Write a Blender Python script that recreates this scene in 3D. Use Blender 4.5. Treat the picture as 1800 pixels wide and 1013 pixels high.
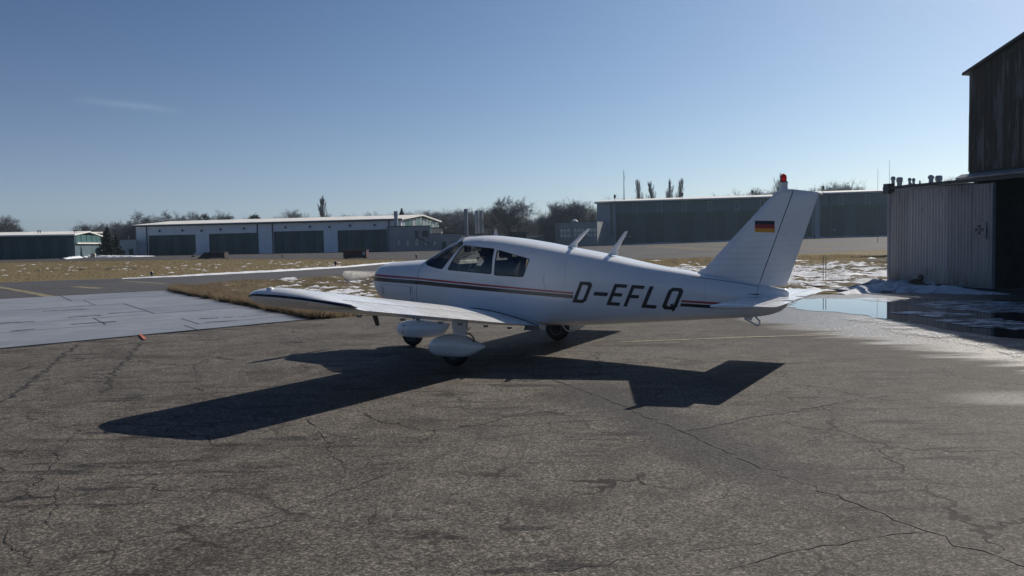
import bpy, bmesh, math, random
import numpy as np
from mathutils import Vector, Matrix, Quaternion
R = math.radians
random.seed(7); rng = np.random.default_rng(7)
S = bpy.context.scene
for o in list(bpy.data.objects): bpy.data.objects.remove(o)

# ------------------------------------------------------------------ camera, world, sun, exposure
F_PX, PITCH, ROLL, CAM_H = 1466.86, 3.262, 1.118, 1.671
SUN_AZ, SUN_EL = 43.65, 35.65
cd = bpy.data.cameras.new('camera'); cam = bpy.data.objects.new('camera', cd); S.collection.objects.link(cam)
cd.sensor_fit = 'HORIZONTAL'; cd.sensor_width = 36.0; cd.lens = 36.0 * F_PX / 1800.0
cd.clip_start = 0.05; cd.clip_end = 8000
_p, _r = R(PITCH), R(ROLL)
FW = Vector((0, math.cos(_p), -math.sin(_p))); RT0 = Vector((1, 0, 0)); UP0 = RT0.cross(FW)
RT = RT0 * math.cos(_r) - UP0 * math.sin(_r); UPV = UP0 * math.cos(_r) + RT0 * math.sin(_r)
m = Matrix((RT, UPV, -FW)).transposed().to_4x4(); m.translation = Vector((0, 0, CAM_H)); cam.matrix_world = m
S.camera = cam
S.render.resolution_x, S.render.resolution_y = 1024, 576
S.render.engine = 'CYCLES'

def ray(u, v): return (FW * F_PX + RT * (u - 900.0) - UPV * (v - 506.5)).normalized()      # sight line of the camera
w = bpy.data.worlds.new('World'); S.world = w; w.use_nodes = True
nt = w.node_tree; nt.nodes.clear()
sky = nt.nodes.new('ShaderNodeTexSky'); sky.sky_type = 'NISHITA'; sky.sun_disc = False
sky.sun_elevation = R(SUN_EL); sky.sun_rotation = R(SUN_AZ)
sky.altitude = 600; sky.air_density = 0.9; sky.dust_density = 0.9; sky.ozone_density = 4.0
bg = nt.nodes.new('ShaderNodeBackground'); bg.inputs['Strength'].default_value = 0.058
wo = nt.nodes.new('ShaderNodeOutputWorld')
def wn(typ, **k):
    x = nt.nodes.new(typ)
    for a, b in k.items(): setattr(x, a, b)
    return x
def wmath(op, a, b=None, clamp=False):
    x = wn('ShaderNodeMath', operation=op, use_clamp=clamp)
    for i, v in enumerate((a, b)):
        if v is None: continue
        if hasattr(v, 'node'): nt.links.new(v, x.inputs[i])
        else: x.inputs[i].default_value = v
    return x.outputs[0]
def wmix(blend, f, a, b):
    x = wn('ShaderNodeMix', data_type='RGBA', blend_type=blend)
    for sock, v in ((x.inputs[0], f), (x.inputs[6], a), (x.inputs[7], b)):
        if hasattr(v, 'node'): nt.links.new(v, sock)
        else: sock.default_value = (*v, 1) if isinstance(v, tuple) else v
    return x.outputs[2]
SUNV = (math.sin(R(SUN_AZ)) * math.cos(R(SUN_EL)), math.cos(R(SUN_AZ)) * math.cos(R(SUN_EL)), math.sin(R(SUN_EL)))
wtc = wn('ShaderNodeTexCoord'); wdir = wtc.outputs['Generated']
dot = wn('ShaderNodeVectorMath', operation='DOT_PRODUCT'); nt.links.new(wdir, dot.inputs[0]); dot.inputs[1].default_value = SUNV
gg = wmath('MULTIPLY_ADD', dot.outputs['Value'], 0.5); gg.node.inputs[2].default_value = 0.5
gp = wmath('POWER', gg, 5.0)
mult = wmath('MULTIPLY_ADD', gp, 1.10); mult.node.inputs[2].default_value = 0.59          # forward scattering of the hazy winter air towards the sun
tint = wmix('MIX', wmath('POWER', gg, 2.0), (0.36, 0.95, 1.50), (1.09, 1.04, 0.94))
c1 = wmix('MULTIPLY', 1.0, sky.outputs[0], tint); c1 = wmix('MULTIPLY', 1.0, c1, mult)
sepz = wn('ShaderNodeSeparateXYZ'); nt.links.new(wdir, sepz.inputs[0])
hz = wmath('EXPONENT', wmath('MULTIPLY', wmath('ABSOLUTE', sepz.outputs[2]), -8.0))
hz = wmath('MULTIPLY', hz, wmath('ADD', 1.45, wmath('MULTIPLY', gp, -0.55)))
c1 = wmix('ADD', hz, c1, (3.6, 3.4, 3.6))
# one faint wisp of contrail, high in the sky on the left
CA, CB = ray(120, 172), ray(330, 196); cu = (CB - CA).normalized(); cm = ((CA + CB) / 2).normalized(); cn = cm.cross(cu).normalized()
def wdot(v):
    x = wn('ShaderNodeVectorMath', operation='DOT_PRODUCT'); nt.links.new(wdir, x.inputs[0]); x.inputs[1].default_value = v; return x.outputs['Value']
ca, cb, cc = wdot(cu), wdot(cn), wdot(cm); half = (CB - CA).length / 2
cb = wmath('ADD', cb, wmath('MULTIPLY', wmath('MULTIPLY', ca, ca), -0.55))
wno = wn('ShaderNodeTexNoise'); wno.inputs['Scale'].default_value = 60; wno.inputs['Detail'].default_value = 5; nt.links.new(wdir, wno.inputs['Vector'])
cb = wmath('ADD', cb, wmath('MULTIPLY', wmath('SUBTRACT', wno.outputs[0], 0.5), 0.006))
across = wmath('EXPONENT', wmath('MULTIPLY', wmath('POWER', wmath('ABSOLUTE', wmath('DIVIDE', cb, 0.0032)), 1.6), -1.0))
along = wmath('SUBTRACT', 1.0, wmath('POWER', wmath('ABSOLUTE', wmath('DIVIDE', ca, half)), 2.0), True)
wisp = wmath('MULTIPLY', wmath('MULTIPLY', across, along), wmath('GREATER_THAN', cc, 0.0))
c1 = wmix('ADD', wmath('MULTIPLY', wisp, 0.55), c1, (1.5, 1.5, 1.4))
nt.links.new(c1, bg.inputs[0]); nt.links.new(bg.outputs[0], wo.inputs[0])

sl = bpy.data.lights.new('sun', 'SUN'); sl.energy = 4.8; sl.angle = R(0.53); sl.color = (1.0, 0.93, 0.84)
so = bpy.data.objects.new('sun', sl); S.collection.objects.link(so)
SUN_DIR = Vector((math.sin(R(SUN_AZ)) * math.cos(R(SUN_EL)), math.cos(R(SUN_AZ)) * math.cos(R(SUN_EL)), math.sin(R(SUN_EL))))
so.rotation_mode = 'QUATERNION'; so.rotation_quaternion = SUN_DIR.to_track_quat('Z', 'Y'); so.location = (30, 30, 60)
S.view_settings.view_transform = 'Standard'; S.view_settings.look = 'None'
S.view_settings.exposure = 0.0; S.view_settings.gamma = 1.0; S.view_settings.use_curve_mapping = False

# ------------------------------------------------------------------ survey helpers: sight lines of the photograph to places in the world
def sm(t): t = max(0.0, min(1.0, t)); return t * t * (3 - 2 * t)
def hgt(x, y): return 1.15 * sm(x / 90.0) * sm((y - 70.0) / 105.0)
def G(u, v, z=None):
    d = ray(u, v); zz = z or 0.0
    for _ in range(8):
        t = (zz - CAM_H) / d.z; x, y = d.x * t, d.y * t
        if z is None: zz = hgt(x, y)
    return Vector((x, y, zz))
def AT(u, v, Y):
    d = ray(u, v); k = Y / d.y; return Vector((d.x * k, Y, CAM_H + d.z * k))

# ------------------------------------------------------------------ object helpers
COL = S.collection
def tag(o, label=None, cat=None, group=None, kind=None):
    if label: o['label'] = label
    if cat: o['category'] = cat
    if group: o['group'] = group
    if kind: o['kind'] = kind
    return o
def empty(name, loc=(0, 0, 0), rz=0.0, label=None, cat=None, group=None):
    o = bpy.data.objects.new(name, None); COL.objects.link(o); o.empty_display_size = 0.2
    o.location = loc; o.rotation_euler = (0, 0, rz); return tag(o, label, cat, group)
class MB:
    def __init__(s): s.v = []; s.f = []; s.mi = []
    def add(s, vs, fs, mi=0):
        b = len(s.v); s.v += [tuple(p) for p in vs]
        for f in fs: s.f.append(tuple(b + i for i in f)); s.mi.append(mi)
    def box(s, x0, x1, y0, y1, z0, z1, mi=0):
        s.add([(x0, y0, z0), (x1, y0, z0), (x1, y1, z0), (x0, y1, z0), (x0, y0, z1), (x1, y0, z1), (x1, y1, z1), (x0, y1, z1)],
              [(0, 3, 2, 1), (4, 5, 6, 7), (0, 1, 5, 4), (1, 2, 6, 5), (2, 3, 7, 6), (3, 0, 4, 7)], mi)
    def prism(s, poly, axis_vec, mi=0):
        n = len(poly); a = [Vector(p) for p in poly]; b = [p + Vector(axis_vec) for p in a]
        s.add(a + b, [tuple(range(n))[::-1], tuple(range(n, 2 * n))] + [(i, (i + 1) % n, n + (i + 1) % n, n + i) for i in range(n)], mi)
    def tube(s, pts, r, n=6, closed=False, mi=0):
        pts = [Vector(p) for p in pts]; k = len(pts); rr = r if isinstance(r, (list, tuple)) else [r] * k
        rings = []; prev = None
        for i, p in enumerate(pts):
            if closed: d = pts[(i + 1) % k] - pts[i - 1]
            else: d = pts[min(i + 1, k - 1)] - pts[max(i - 1, 0)]
            if d.length < 1e-9: d = Vector((0, 0, 1))
            d.normalize()
            if prev is None:
                a = d.cross(Vector((0, 0, 1)))
                if a.length < 0.1: a = d.cross(Vector((1, 0, 0)))
            else: a = prev - d * prev.dot(d)
            if a.length < 1e-6: a = d.orthogonal()
            a.normalize(); prev = a; b = d.cross(a)
            rings.append([p + (a * math.cos(2 * math.pi * j / n) + b * math.sin(2 * math.pi * j / n)) * rr[i] for j in range(n)])
        s.rings(rings, closed_path=closed, mi=mi)
    def rings(s, rings, closed_path=False, cap=True, mi=0):
        n = len(rings[0]); k = len(rings); vs = [p for rg in rings for p in rg]; fs = []
        for i in range(k if closed_path else k - 1):
            a, b = i * n, ((i + 1) % k) * n
            for j in range(n): fs.append((a + j, a + (j + 1) % n, b + (j + 1) % n, b + j))
        if cap and not closed_path: fs += [tuple(range(n))[::-1], tuple(range((k - 1) * n, k * n))]
        s.add(vs, fs, mi)
    def lathe(s, prof, c=(0, 0, 0), n=16, axis='z', mi=0):
        c = Vector(c); rings = []
        for r, h in prof:
            rg = []
            for j in range(n):
                a = 2 * math.pi * j / n; p = (r * math.cos(a), r * math.sin(a), h)
                if axis == 'y': p = (p[0], h, p[1])
                if axis == 'x': p = (h, p[0], p[1])
                rg.append(c + Vector(p))
            rings.append(rg)
        s.rings(rings, mi=mi)
    def ribbon(s, pts, widths, z=None, mi=0):
        pts = [Vector(p) for p in pts]; L = []
        for i, p in enumerate(pts):
            d = pts[min(i + 1, len(pts) - 1)] - pts[max(i - 1, 0)]; n = Vector((-d.y, d.x, 0))
            if n.length < 1e-9: n = Vector((1, 0, 0))
            n.normalize(); wd = widths[i] if isinstance(widths, (list, tuple)) else widths
            L += [p + n * wd / 2, p - n * wd / 2]
        s.add(L, [(2 * i, 2 * i + 1, 2 * i + 3, 2 * i + 2) for i in range(len(pts) - 1)], mi)
    def build(s, name, mat, parent=None, smooth=None, recalc=True, bevel=0):
        me = bpy.data.meshes.new(name); me.from_pydata(s.v, [], s.f)
        mats = mat if isinstance(mat, (list, tuple)) else [mat]
        for mm in mats: me.materials.append(mm)
        if len(mats) > 1: me.polygons.foreach_set('material_index', s.mi)
        if recalc or bevel:
            bm = bmesh.new(); bm.from_mesh(me)
            if recalc: bmesh.ops.recalc_face_normals(bm, faces=bm.faces)
            if bevel: bmesh.ops.bevel(bm, geom=list(bm.edges), offset=bevel, segments=2, affect='EDGES', profile=0.5)
            bm.to_mesh(me); bm.free()
        if smooth is not None:
            me.polygons.foreach_set('use_smooth', [True] * len(me.polygons)); me.set_sharp_from_angle(angle=R(smooth))
        me.update()
        o = bpy.data.objects.new(name, me); COL.objects.link(o)
        if parent: o.parent = parent
        return o
def copy_tree(o, parent=None):
    c = o.copy(); COL.objects.link(c); c.parent = parent
    for ch in list(o.children): copy_tree(ch, c)
    return c

# ------------------------------------------------------------------ materials
def newmat(name):
    mt = bpy.data.materials.new(name); mt.use_nodes = True; t = mt.node_tree
    return mt, t, t.nodes['Principled BSDF']
class N:                                    # small node-building helper
    def __init__(s, t): s.t = t
    def n(s, typ, **k):
        x = s.t.nodes.new(typ)
        for a, b in k.items(): setattr(x, a, b)
        return x
    def inp(s, sock, v):
        if v is None: return
        if hasattr(v, 'node'): s.t.links.new(v, sock)
        else: sock.default_value = v
    def math(s, op, a, b=None, c=None, clamp=False):
        x = s.n('ShaderNodeMath', operation=op, use_clamp=clamp)
        for i, v in enumerate((a, b, c)): s.inp(x.inputs[i], v)
        return x.outputs[0]
    def mix(s, f, a, b, blend='MIX'):
        x = s.n('ShaderNodeMix', data_type='RGBA', blend_type=blend); s.inp(x.inputs[0], f)
        for sock, v in ((x.inputs[6], a), (x.inputs[7], b)):
            s.inp(sock, (*v, 1) if isinstance(v, tuple) and len(v) == 3 else v)
        return x.outputs[2]
    def noise(s, vec, scale, detail=3, rough=0.5, dist=0.0):
        x = s.n('ShaderNodeTexNoise'); s.inp(x.inputs['Vector'], vec); x.inputs['Scale'].default_value = scale
        x.inputs['Detail'].default_value = detail; x.inputs['Roughness'].default_value = rough; x.inputs['Distortion'].default_value = dist
        return x
    def ss(s, v, a, b, lo=0.0, hi=1.0):
        x = s.n('ShaderNodeMapRange', interpolation_type='SMOOTHSTEP'); s.inp(x.inputs[0], v)
        x.inputs[1].default_value = a; x.inputs[2].default_value = b; x.inputs[3].default_value = lo; x.inputs[4].default_value = hi
        return x.outputs[0]
    def mapping(s, vec, scale=(1, 1, 1), rz=0.0, loc=(0, 0, 0)):
        x = s.n('ShaderNodeMapping'); s.inp(x.inputs[0], vec); x.inputs[1].default_value = loc
        x.inputs[2].default_value = (0, 0, rz); x.inputs[3].default_value = scale; return x.outputs[0]
    def pos(s): return s.n('ShaderNodeNewGeometry').outputs['Position']
    def obj(s): return s.n('ShaderNodeTexCoord').outputs['Object']
    def sep(s, v):
        x = s.n('ShaderNodeSeparateXYZ'); s.inp(x.inputs[0], v); return x.outputs
    def bump(s, h, strength, dist, normal=None):
        x = s.n('ShaderNodeBump'); x.inputs['Strength'].default_value = strength; x.inputs['Distance'].default_value = dist
        s.inp(x.inputs['Height'], h)
        if normal: s.inp(x.inputs['Normal'], normal)
        return x.outputs[0]
def M(name, col, rough=0.55, metal=0.0, var=0.15, vs=3.0, bump=0.0, bs=30.0, spec=0.5, coat=0.0, streak=False):
    mt, t, b = newmat(name); n = N(t); o = n.obj()
    vec = n.mapping(o, (1, 1, 0.15)) if streak else o
    nz = n.noise(vec, vs, 5, 0.6).outputs[0]
    lo = tuple(c * (1 - var) for c in col); hi = tuple(min(1, c * (1 + var)) for c in col)
    n.inp(b.inputs['Base Color'], n.mix(n.ss(nz, 0.3, 0.7), lo, hi))
    b.inputs['Metallic'].default_value = metal; b.inputs['Specular IOR Level'].default_value = spec
    n.inp(b.inputs['Roughness'], n.ss(n.noise(o, vs * 2.3, 4).outputs[0], 0.3, 0.7, max(0, rough - 0.07), min(1, rough + 0.07)))
    if coat: b.inputs['Coat Weight'].default_value = coat; b.inputs['Coat Roughness'].default_value = 0.08
    if bump: n.inp(b.inputs['Normal'], n.bump(n.noise(o, bs, 4).outputs[0], bump, 0.01))
    return mt

white_paint = M('white_paint', (0.78, 0.78, 0.77), 0.28, var=0.035, vs=1.6, coat=0.5)
metal_bare = M('bare_metal', (0.55, 0.54, 0.51), 0.32, metal=1.0, var=0.1)
black_paint = M('black_paint', (0.018, 0.019, 0.022), 0.35)
navy_paint = M('navy_paint', (0.012, 0.015, 0.032), 0.3)
rubber = M('rubber', (0.017, 0.017, 0.018), 0.75)
red_paint = M('red_paint', (0.33, 0.02, 0.03), 0.35)
gold_paint = M('gold_paint', (0.65, 0.30, 0.02), 0.35)
grey_metal = M('grey_metal', (0.25, 0.26, 0.28), 0.5)
seat_cloth = M('seat_cloth', (0.045, 0.047, 0.05), 0.85, bump=0.2, bs=60)
lining_cloth = M('lining_cloth', (0.11, 0.11, 0.09), 0.85)
panel_black = M('panel_black', (0.012, 0.012, 0.013), 0.6)
dark_cloth = M('dark_cloth', (0.013, 0.014, 0.018), 0.9, bump=0.3, bs=40)
skin_mat = M('skin', (0.36, 0.2, 0.14), 0.55)
hair_mat = M('hair', (0.02, 0.015, 0.012), 0.7)
paper_mat = M('paper', (0.7, 0.7, 0.68), 0.8)
def glass_mat(name, tint, tmix=0.06):
    mt, t, b = newmat(name); n = N(t)
    t.nodes.remove(b); out = t.nodes['Material Output']
    tr = n.n('ShaderNodeBsdfTransparent'); tr.inputs[0].default_value = (*tint, 1)
    gl = n.n('ShaderNodeBsdfGlossy'); gl.inputs['Roughness'].default_value = 0.03; gl.inputs[0].default_value = (0.9, 0.92, 0.95, 1)
    fr = n.n('ShaderNodeFresnel'); fr.inputs[0].default_value = 1.5
    mx = n.n('ShaderNodeMixShader'); n.inp(mx.inputs[0], n.math('ADD', n.math('MULTIPLY', fr.outputs[0], 0.85), tmix * 0.3))
    t.links.new(tr.outputs[0], mx.inputs[1]); t.links.new(gl.outputs[0], mx.inputs[2]); t.links.new(mx.outputs[0], out.inputs[0])
    return mt
cabin_glass = glass_mat('cabin_glass', (0.86, 0.90, 0.87))
lens_red, _t, _b = newmat('beacon_lens')
_b.inputs['Base Color'].default_value = (0.75, 0.03, 0.015, 1); _b.inputs['Roughness'].default_value = 0.15
_b.inputs['Transmission Weight'].default_value = 0.55; _b.inputs['IOR'].default_value = 1.4

# fuselage paint: white with the printed red and black cheat lines
def fuselage_mat():
    mt, t, b = newmat('fuselage_paint'); n = N(t); o = n.obj(); x, y, z = n.sep(o)
    a = n.math('ADD', x, 2.2)
    lin = n.math('MULTIPLY_ADD', n.math('SUBTRACT', a, 1.434), -0.0729, 1.129)          # top of the stripe (front piece)
    lin = n.math('SUBTRACT', lin, n.math('MULTIPLY', n.math('MAXIMUM', n.math('SUBTRACT', 1.434, a), 0.0), 0.026))
    d = n.math('SUBTRACT', lin, z)
    taper = n.math('MULTIPLY_ADD', a, -0.065, 1.09)
    d = n.math('DIVIDE', d, taper)
    def band(v, lo, hi): return n.math('MULTIPLY', n.math('GREATER_THAN', v, lo), n.math('LESS_THAN', v, hi))
    inA = n.math('LESS_THAN', n.math('ADD', a, n.math('MULTIPLY', d, 0.15)), 4.045)
    redA = n.math('MULTIPLY', band(d, 0.0, 0.030), inA); blkA = n.math('MULTIPLY', band(d, 0.044, 0.104), inA)
    lin2 = n.math('MULTIPLY_ADD', n.math('SUBTRACT', a, 5.499), -0.054, 0.843); d2 = n.math('SUBTRACT', lin2, z)
    inB = n.math('GREATER_THAN', n.math('ADD', a, n.math('MULTIPLY', d2, 0.25)), 5.50)
    redB = n.math('MULTIPLY', n.math('MULTIPLY', band(d2, 0.0, 0.026), inB), n.math('LESS_THAN', a, 6.12))
    blkB = n.math('MULTIPLY', n.math('MULTIPLY', band(d2, 0.040, 0.082), inB), n.math('LESS_THAN', a, 6.05))
    nz = n.noise(o, 1.3, 5, 0.6).outputs[0]
    dirt = n.ss(n.noise(n.mapping(o, (0.6, 1, 3)), 2.2, 6, 0.65).outputs[0], 0.50, 0.75, 0.0, 0.26)
    base = n.mix(n.ss(nz, 0.3, 0.7), (0.77, 0.775, 0.77), (0.81, 0.81, 0.80)); base = n.mix(dirt, base, (0.55, 0.53, 0.48))
    base = n.mix(n.math('MAXIMUM', redA, redB), base, (0.36, 0.010, 0.025)); base = n.mix(n.math('MAXIMUM', blkA, blkB), base, (0.016, 0.016, 0.017))
    n.inp(b.inputs['Base Color'], base); b.inputs['Roughness'].default_value = 0.3
    b.inputs['Coat Weight'].default_value = 0.5; b.inputs['Coat Roughness'].default_value = 0.06
    n.inp(b.inputs['Normal'], n.bump(n.noise(n.mapping(o, (1, 1, 1.6)), 3.0, 3, 0.5).outputs[0], 0.11, 0.05))
    return mt
fus_paint = fuselage_mat()

# ---- ground materials
WET_A = G(1370, 578); WET_B = G(1800, 650); _d = (WET_B - WET_A).normalized(); WET_N = Vector((-_d.y, _d.x, 0))
if WET_N.y < 0: WET_N = -WET_N
STREAK = R(11.0)
def asphalt(name, lo, hi, wet=False, grain=1.0, cracks=True, spec=0.14):
    mt, t, b = newmat(name); n = N(t); p = n.pos()
    big = n.noise(p, 0.16, 4, 0.6, 0.4).outputs[0]; mid = n.noise(p, 0.9, 5, 0.65).outputs[0]
    c = n.mix(n.ss(big, 0.3, 0.7), lo, hi)
    c = n.mix(n.ss(mid, 0.42, 0.75, 0, 0.45), c, tuple(v * 0.68 for v in lo))
    # worn streaks along the paving direction
    sv = n.mapping(p, (0.9, 5.0, 1), rz=-STREAK)
    st = n.noise(sv, 1.15, 5, 0.65).outputs[0]; gate = n.ss(n.noise(p, 0.40, 3).outputs[0], 0.42, 0.58)
    c = n.mix(n.math('MULTIPLY', n.ss(st, 0.53, 0.62, 0, 0.78), gate), c, (0.026, 0.024, 0.025))
    stain = n.ss(n.noise(n.mapping(p, (0.8, 1.5, 1)), 0.6, 6, 0.75, 0.5).outputs[0], 0.50, 0.68, 0, 0.65)
    c = n.mix(stain, c, (0.042, 0.034, 0.028))
    mot = n.noise(p, 2.4, 8, 0.72).outputs[0]; c = n.mix(1.0, c, n.ss(mot, 0.30, 0.72, 0.76, 1.22), 'MULTIPLY')
    fine = n.noise(p, 48, 5, 0.85).outputs[0]; c = n.mix(1.0, c, n.ss(fine, 0.32, 0.70, 0.50, 1.48), 'MULTIPLY')
    if wet:                                              # worn band of resealed asphalt along the long crack
        qa, qb = G(1000, 668), G(1520, 910); dd_ = (qb - qa); LL = dd_.length; dd_.normalize(); nn_ = Vector((-dd_.y, dd_.x, 0))
        def dotp(v, q):
            su = n.n('ShaderNodeVectorMath', operation='SUBTRACT'); n.inp(su.inputs[0], p); su.inputs[1].default_value = q
            do = n.n('ShaderNodeVectorMath', operation='DOT_PRODUCT'); n.inp(do.inputs[0], su.outputs[0]); do.inputs[1].default_value = v; return do.outputs['Value']
        ac, al = dotp(nn_, qa), dotp(dd_, qa); nb = n.noise(p, 1.5, 6, 0.75).outputs[0]
        ac = n.math('ADD', n.math('ABSOLUTE', ac), n.math('MULTIPLY', n.math('SUBTRACT', nb, 0.5), 1.1))
        bm_ = n.math('MULTIPLY', n.ss(ac, 0.16, 0.62, 1, 0), n.math('MULTIPLY', n.ss(al, 0.0, 0.8), n.ss(al, LL - 1.2, LL, 1, 0)))
        c = n.mix(n.math('MULTIPLY', bm_, 0.9), c, (0.054, 0.050, 0.050))
        xx = n.sep(p)[0]; c = n.mix(1.0, c, n.ss(n.math('ADD', xx, n.math('MULTIPLY', n.math('SUBTRACT', mid, 0.5), 3.0)), 0.0, 5.0, 1.0, 0.74), 'MULTIPLY')
    # aggregate: single stones in the binder
    vo = n.n('ShaderNodeTexVoronoi', feature='F1'); n.inp(vo.inputs['Vector'], p); vo.inputs['Scale'].default_value = 88
    gcol = n.sep(vo.outputs['Color'])[0]
    vo2 = n.n('ShaderNodeTexVoronoi', feature='F1'); n.inp(vo2.inputs['Vector'], p); vo2.inputs['Scale'].default_value = 60
    g2 = n.sep(vo2.outputs['Color'])[1]
    stone = n.math('ADD', n.math('MULTIPLY', n.ss(gcol, 0.25, 1.0, -0.62, 1.05), 0.62 * grain), n.math('MULTIPLY', n.ss(g2, 0.80, 0.97, -0.12, 1.5), 0.42 * grain))
    c = n.mix(1.0, c, n.math('MAXIMUM', n.math('ADD', 1.0, stone), 0.2), 'MULTIPLY')
    hgtv = n.math('ADD', n.math('MULTIPLY', vo.outputs['Distance'], -0.5), n.math('MULTIPLY', gcol, 0.35))
    if cracks:
        dn = n.noise(p, 1.3, 4, 0.6); off = n.n('ShaderNodeVectorMath', operation='MULTIPLY_ADD')
        n.inp(off.inputs[0], dn.outputs[1]); off.inputs[1].default_value = (0.9, 0.9, 0); n.inp(off.inputs[2], p)
        ck = n.n('ShaderNodeTexVoronoi', feature='DISTANCE_TO_EDGE'); n.inp(ck.inputs['Vector'], off.outputs[0]); ck.inputs['Scale'].default_value = 0.62
        on = n.ss(n.noise(p, 0.5, 3).outputs[0], 0.47, 0.6)
        cm = n.math('MULTIPLY', n.ss(ck.outputs['Distance'], 0.003, 0.011, 1, 0), on)
        c = n.mix(n.math('MULTIPLY', cm, 0.9), c, (0.022, 0.019, 0.016))
        ck2 = n.n('ShaderNodeTexVoronoi', feature='DISTANCE_TO_EDGE'); n.inp(ck2.inputs['Vector'], off.outputs[0]); ck2.inputs['Scale'].default_value = 2.1
        cm2 = n.math('MULTIPLY', n.ss(ck2.outputs['Distance'], 0.006, 0.028, 1, 0), n.ss(n.noise(p, 0.8, 3).outputs[0], 0.48, 0.60))
        c = n.mix(n.math('MULTIPLY', cm2, 0.8), c, (0.026, 0.022, 0.018))
        hgtv = n.math('SUBTRACT', hgtv, n.math('MULTIPLY', cm, 1.5))
    rough = 0.78
    if wet:
        dv = n.n('ShaderNodeVectorMath', operation='DOT_PRODUCT'); sub = n.n('ShaderNodeVectorMath', operation='SUBTRACT')
        n.inp(sub.inputs[0], p); sub.inputs[1].default_value = WET_A; n.inp(dv.inputs[0], sub.outputs[0]); dv.inputs[1].default_value = WET_N
        x = n.sep(p)[0]
        lim = n.math('MULTIPLY', n.math('SUBTRACT', 4.6, x), 0.9); lim = n.math('MAXIMUM', lim, 0.0)
        wf = n.math('SUBTRACT', dv.outputs['Value'], lim)
        wn = n.noise(n.mapping(p, (0.5, 2.4, 1), rz=-0.1), 0.9, 4, 0.6).outputs[0]
        wf = n.math('ADD', wf, n.math('MULTIPLY', n.math('SUBTRACT', wn, 0.5), 2.6))
        wm = n.ss(wf, -0.25, 0.9)
        # one more damp patch nearer the camera
        q = G(1790, 702); sub2 = n.n('ShaderNodeVectorMath', operation='SUBTRACT'); n.inp(sub2.inputs[0], p); sub2.inputs[1].default_value = q
        ln = n.n('ShaderNodeVectorMath', operation='LENGTH'); n.inp(ln.inputs[0], n.mapping(sub2.outputs[0], (1.0, 1.9, 1)))
        wm2 = n.ss(n.math('ADD', ln.outputs['Value'], n.math('MULTIPLY', n.math('SUBTRACT', wn, 0.5), 0.8)), 0.35, 0.95, 0.24, 0.0)
        # damp fringe darkens, standing film shines
        damp = n.ss(wf, -2.6, -0.3)
        wet_all = n.math('MAXIMUM', wm, wm2)
        c = n.mix(n.math('MULTIPLY', damp, 0.35), c, (0.035, 0.032, 0.028))
        rough = n.mix(wet_all, (0.78, 0.78, 0.78), (0.42, 0.42, 0.42)); rough = n.sep(rough)[0]; rough = n.math('ADD', rough, n.math('MULTIPLY', wet_all, n.ss(n.noise(p, 17, 4, .8).outputs[0], .3, .7, -.24, .26)))
        n.inp(b.inputs['Specular IOR Level'], n.math('MULTIPLY_ADD', wet_all, 0.72, spec))
    else: b.inputs['Specular IOR Level'].default_value = spec
    n.inp(b.inputs['Base Color'], c); n.inp(b.inputs['Roughness'], rough)
    n.inp(b.inputs['Normal'], n.bump(hgtv, 0.55, 0.006))
    return mt
asphalt_near = asphalt('asphalt_near', (0.099, 0.088, 0.074), (0.131, 0.117, 0.100), wet=True)
asphalt_taxi = asphalt('asphalt_taxi', (0.045, 0.044, 0.045), (0.07, 0.068, 0.068), grain=0.4, cracks=False, spec=0.5)
asphalt_far = asphalt('asphalt_far', (0.070, 0.064, 0.062), (0.105, 0.097, 0.092), grain=0.3, cracks=False)
tar = M('crack_tar', (0.018, 0.016, 0.014), 0.8, vs=8)
patch_tar = M('smooth_tar', (0.055, 0.053, 0.054), 0.6, vs=2)
yellow_line = M('worn_yellow_paint', (0.19, 0.165, 0.085), 0.7, var=0.45, vs=7)
orange_mark = M('orange_paint', (0.42, 0.11, 0.06), 0.6, var=0.35, vs=9)
concrete = M('pad_concrete', (0.222, 0.228, 0.238), 0.42, var=0.10, vs=0.8, spec=0.5, bump=0.1, bs=20)
concretes = [concrete] + [M('pad_concrete_tone', c_, 0.45, var=0.13, vs=v_, spec=0.45, bump=0.15, bs=18) for c_, v_ in (((0.23, 0.24, 0.255), 1.1), ((0.20, 0.21, 0.225), .7), ((0.222, 0.228, 0.238), 1.6))]
joint_fill = M('joint_fill', (0.03, 0.03, 0.03), 0.8)
def grass_ground(name, snow_amt, dull=0.0):
    mt, t, b = newmat(name); n = N(t); p = n.pos(); x, y, z = n.sep(p)
    c = n.mix(n.ss(n.noise(p, 0.11, 4).outputs[0], 0.35, 0.65), (0.19, 0.152, 0.078), (0.225, 0.175, 0.095))
    c = n.mix(n.ss(n.noise(p, 2.2, 5, 0.7).outputs[0], 0.35, 0.7), c, (0.15, 0.118, 0.06))
    c = n.mix(n.ss(n.noise(p, 0.5, 4, 0.7).outputs[0], 0.66, 0.74), c, (0.03, 0.024, 0.018))
    c = n.mix(n.ss(n.noise(p, 12, 3, 0.7).outputs[0], 0.5, 0.8, 0, 0.6), c, (0.23, 0.18, 0.09))
    c = n.mix(dull, c, (0.085, 0.07, 0.05))
    sn = n.noise(n.mapping(p, (0.75, 1.0, 1)), 1.1, 8, 0.74).outputs[0]
    zone = n.ss(n.noise(n.mapping(p, (0.25, 1.0, 1)), 0.09, 2).outputs[0], 0.3, 0.7, -0.06, 0.06)
    s = n.ss(n.math('ADD', sn, zone), 0.66 - snow_amt, 0.69 - snow_amt)
    c = n.mix(s, c, (0.78, 0.80, 0.83))
    n.inp(b.inputs['Base Color'], c); b.inputs['Roughness'].default_value = 0.9; b.inputs['Specular IOR Level'].default_value = 0.15
    n.inp(b.inputs['Normal'], n.bump(n.noise(p, 5, 6, 0.75).outputs[0], 1.0, 0.12))
    return mt
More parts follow.
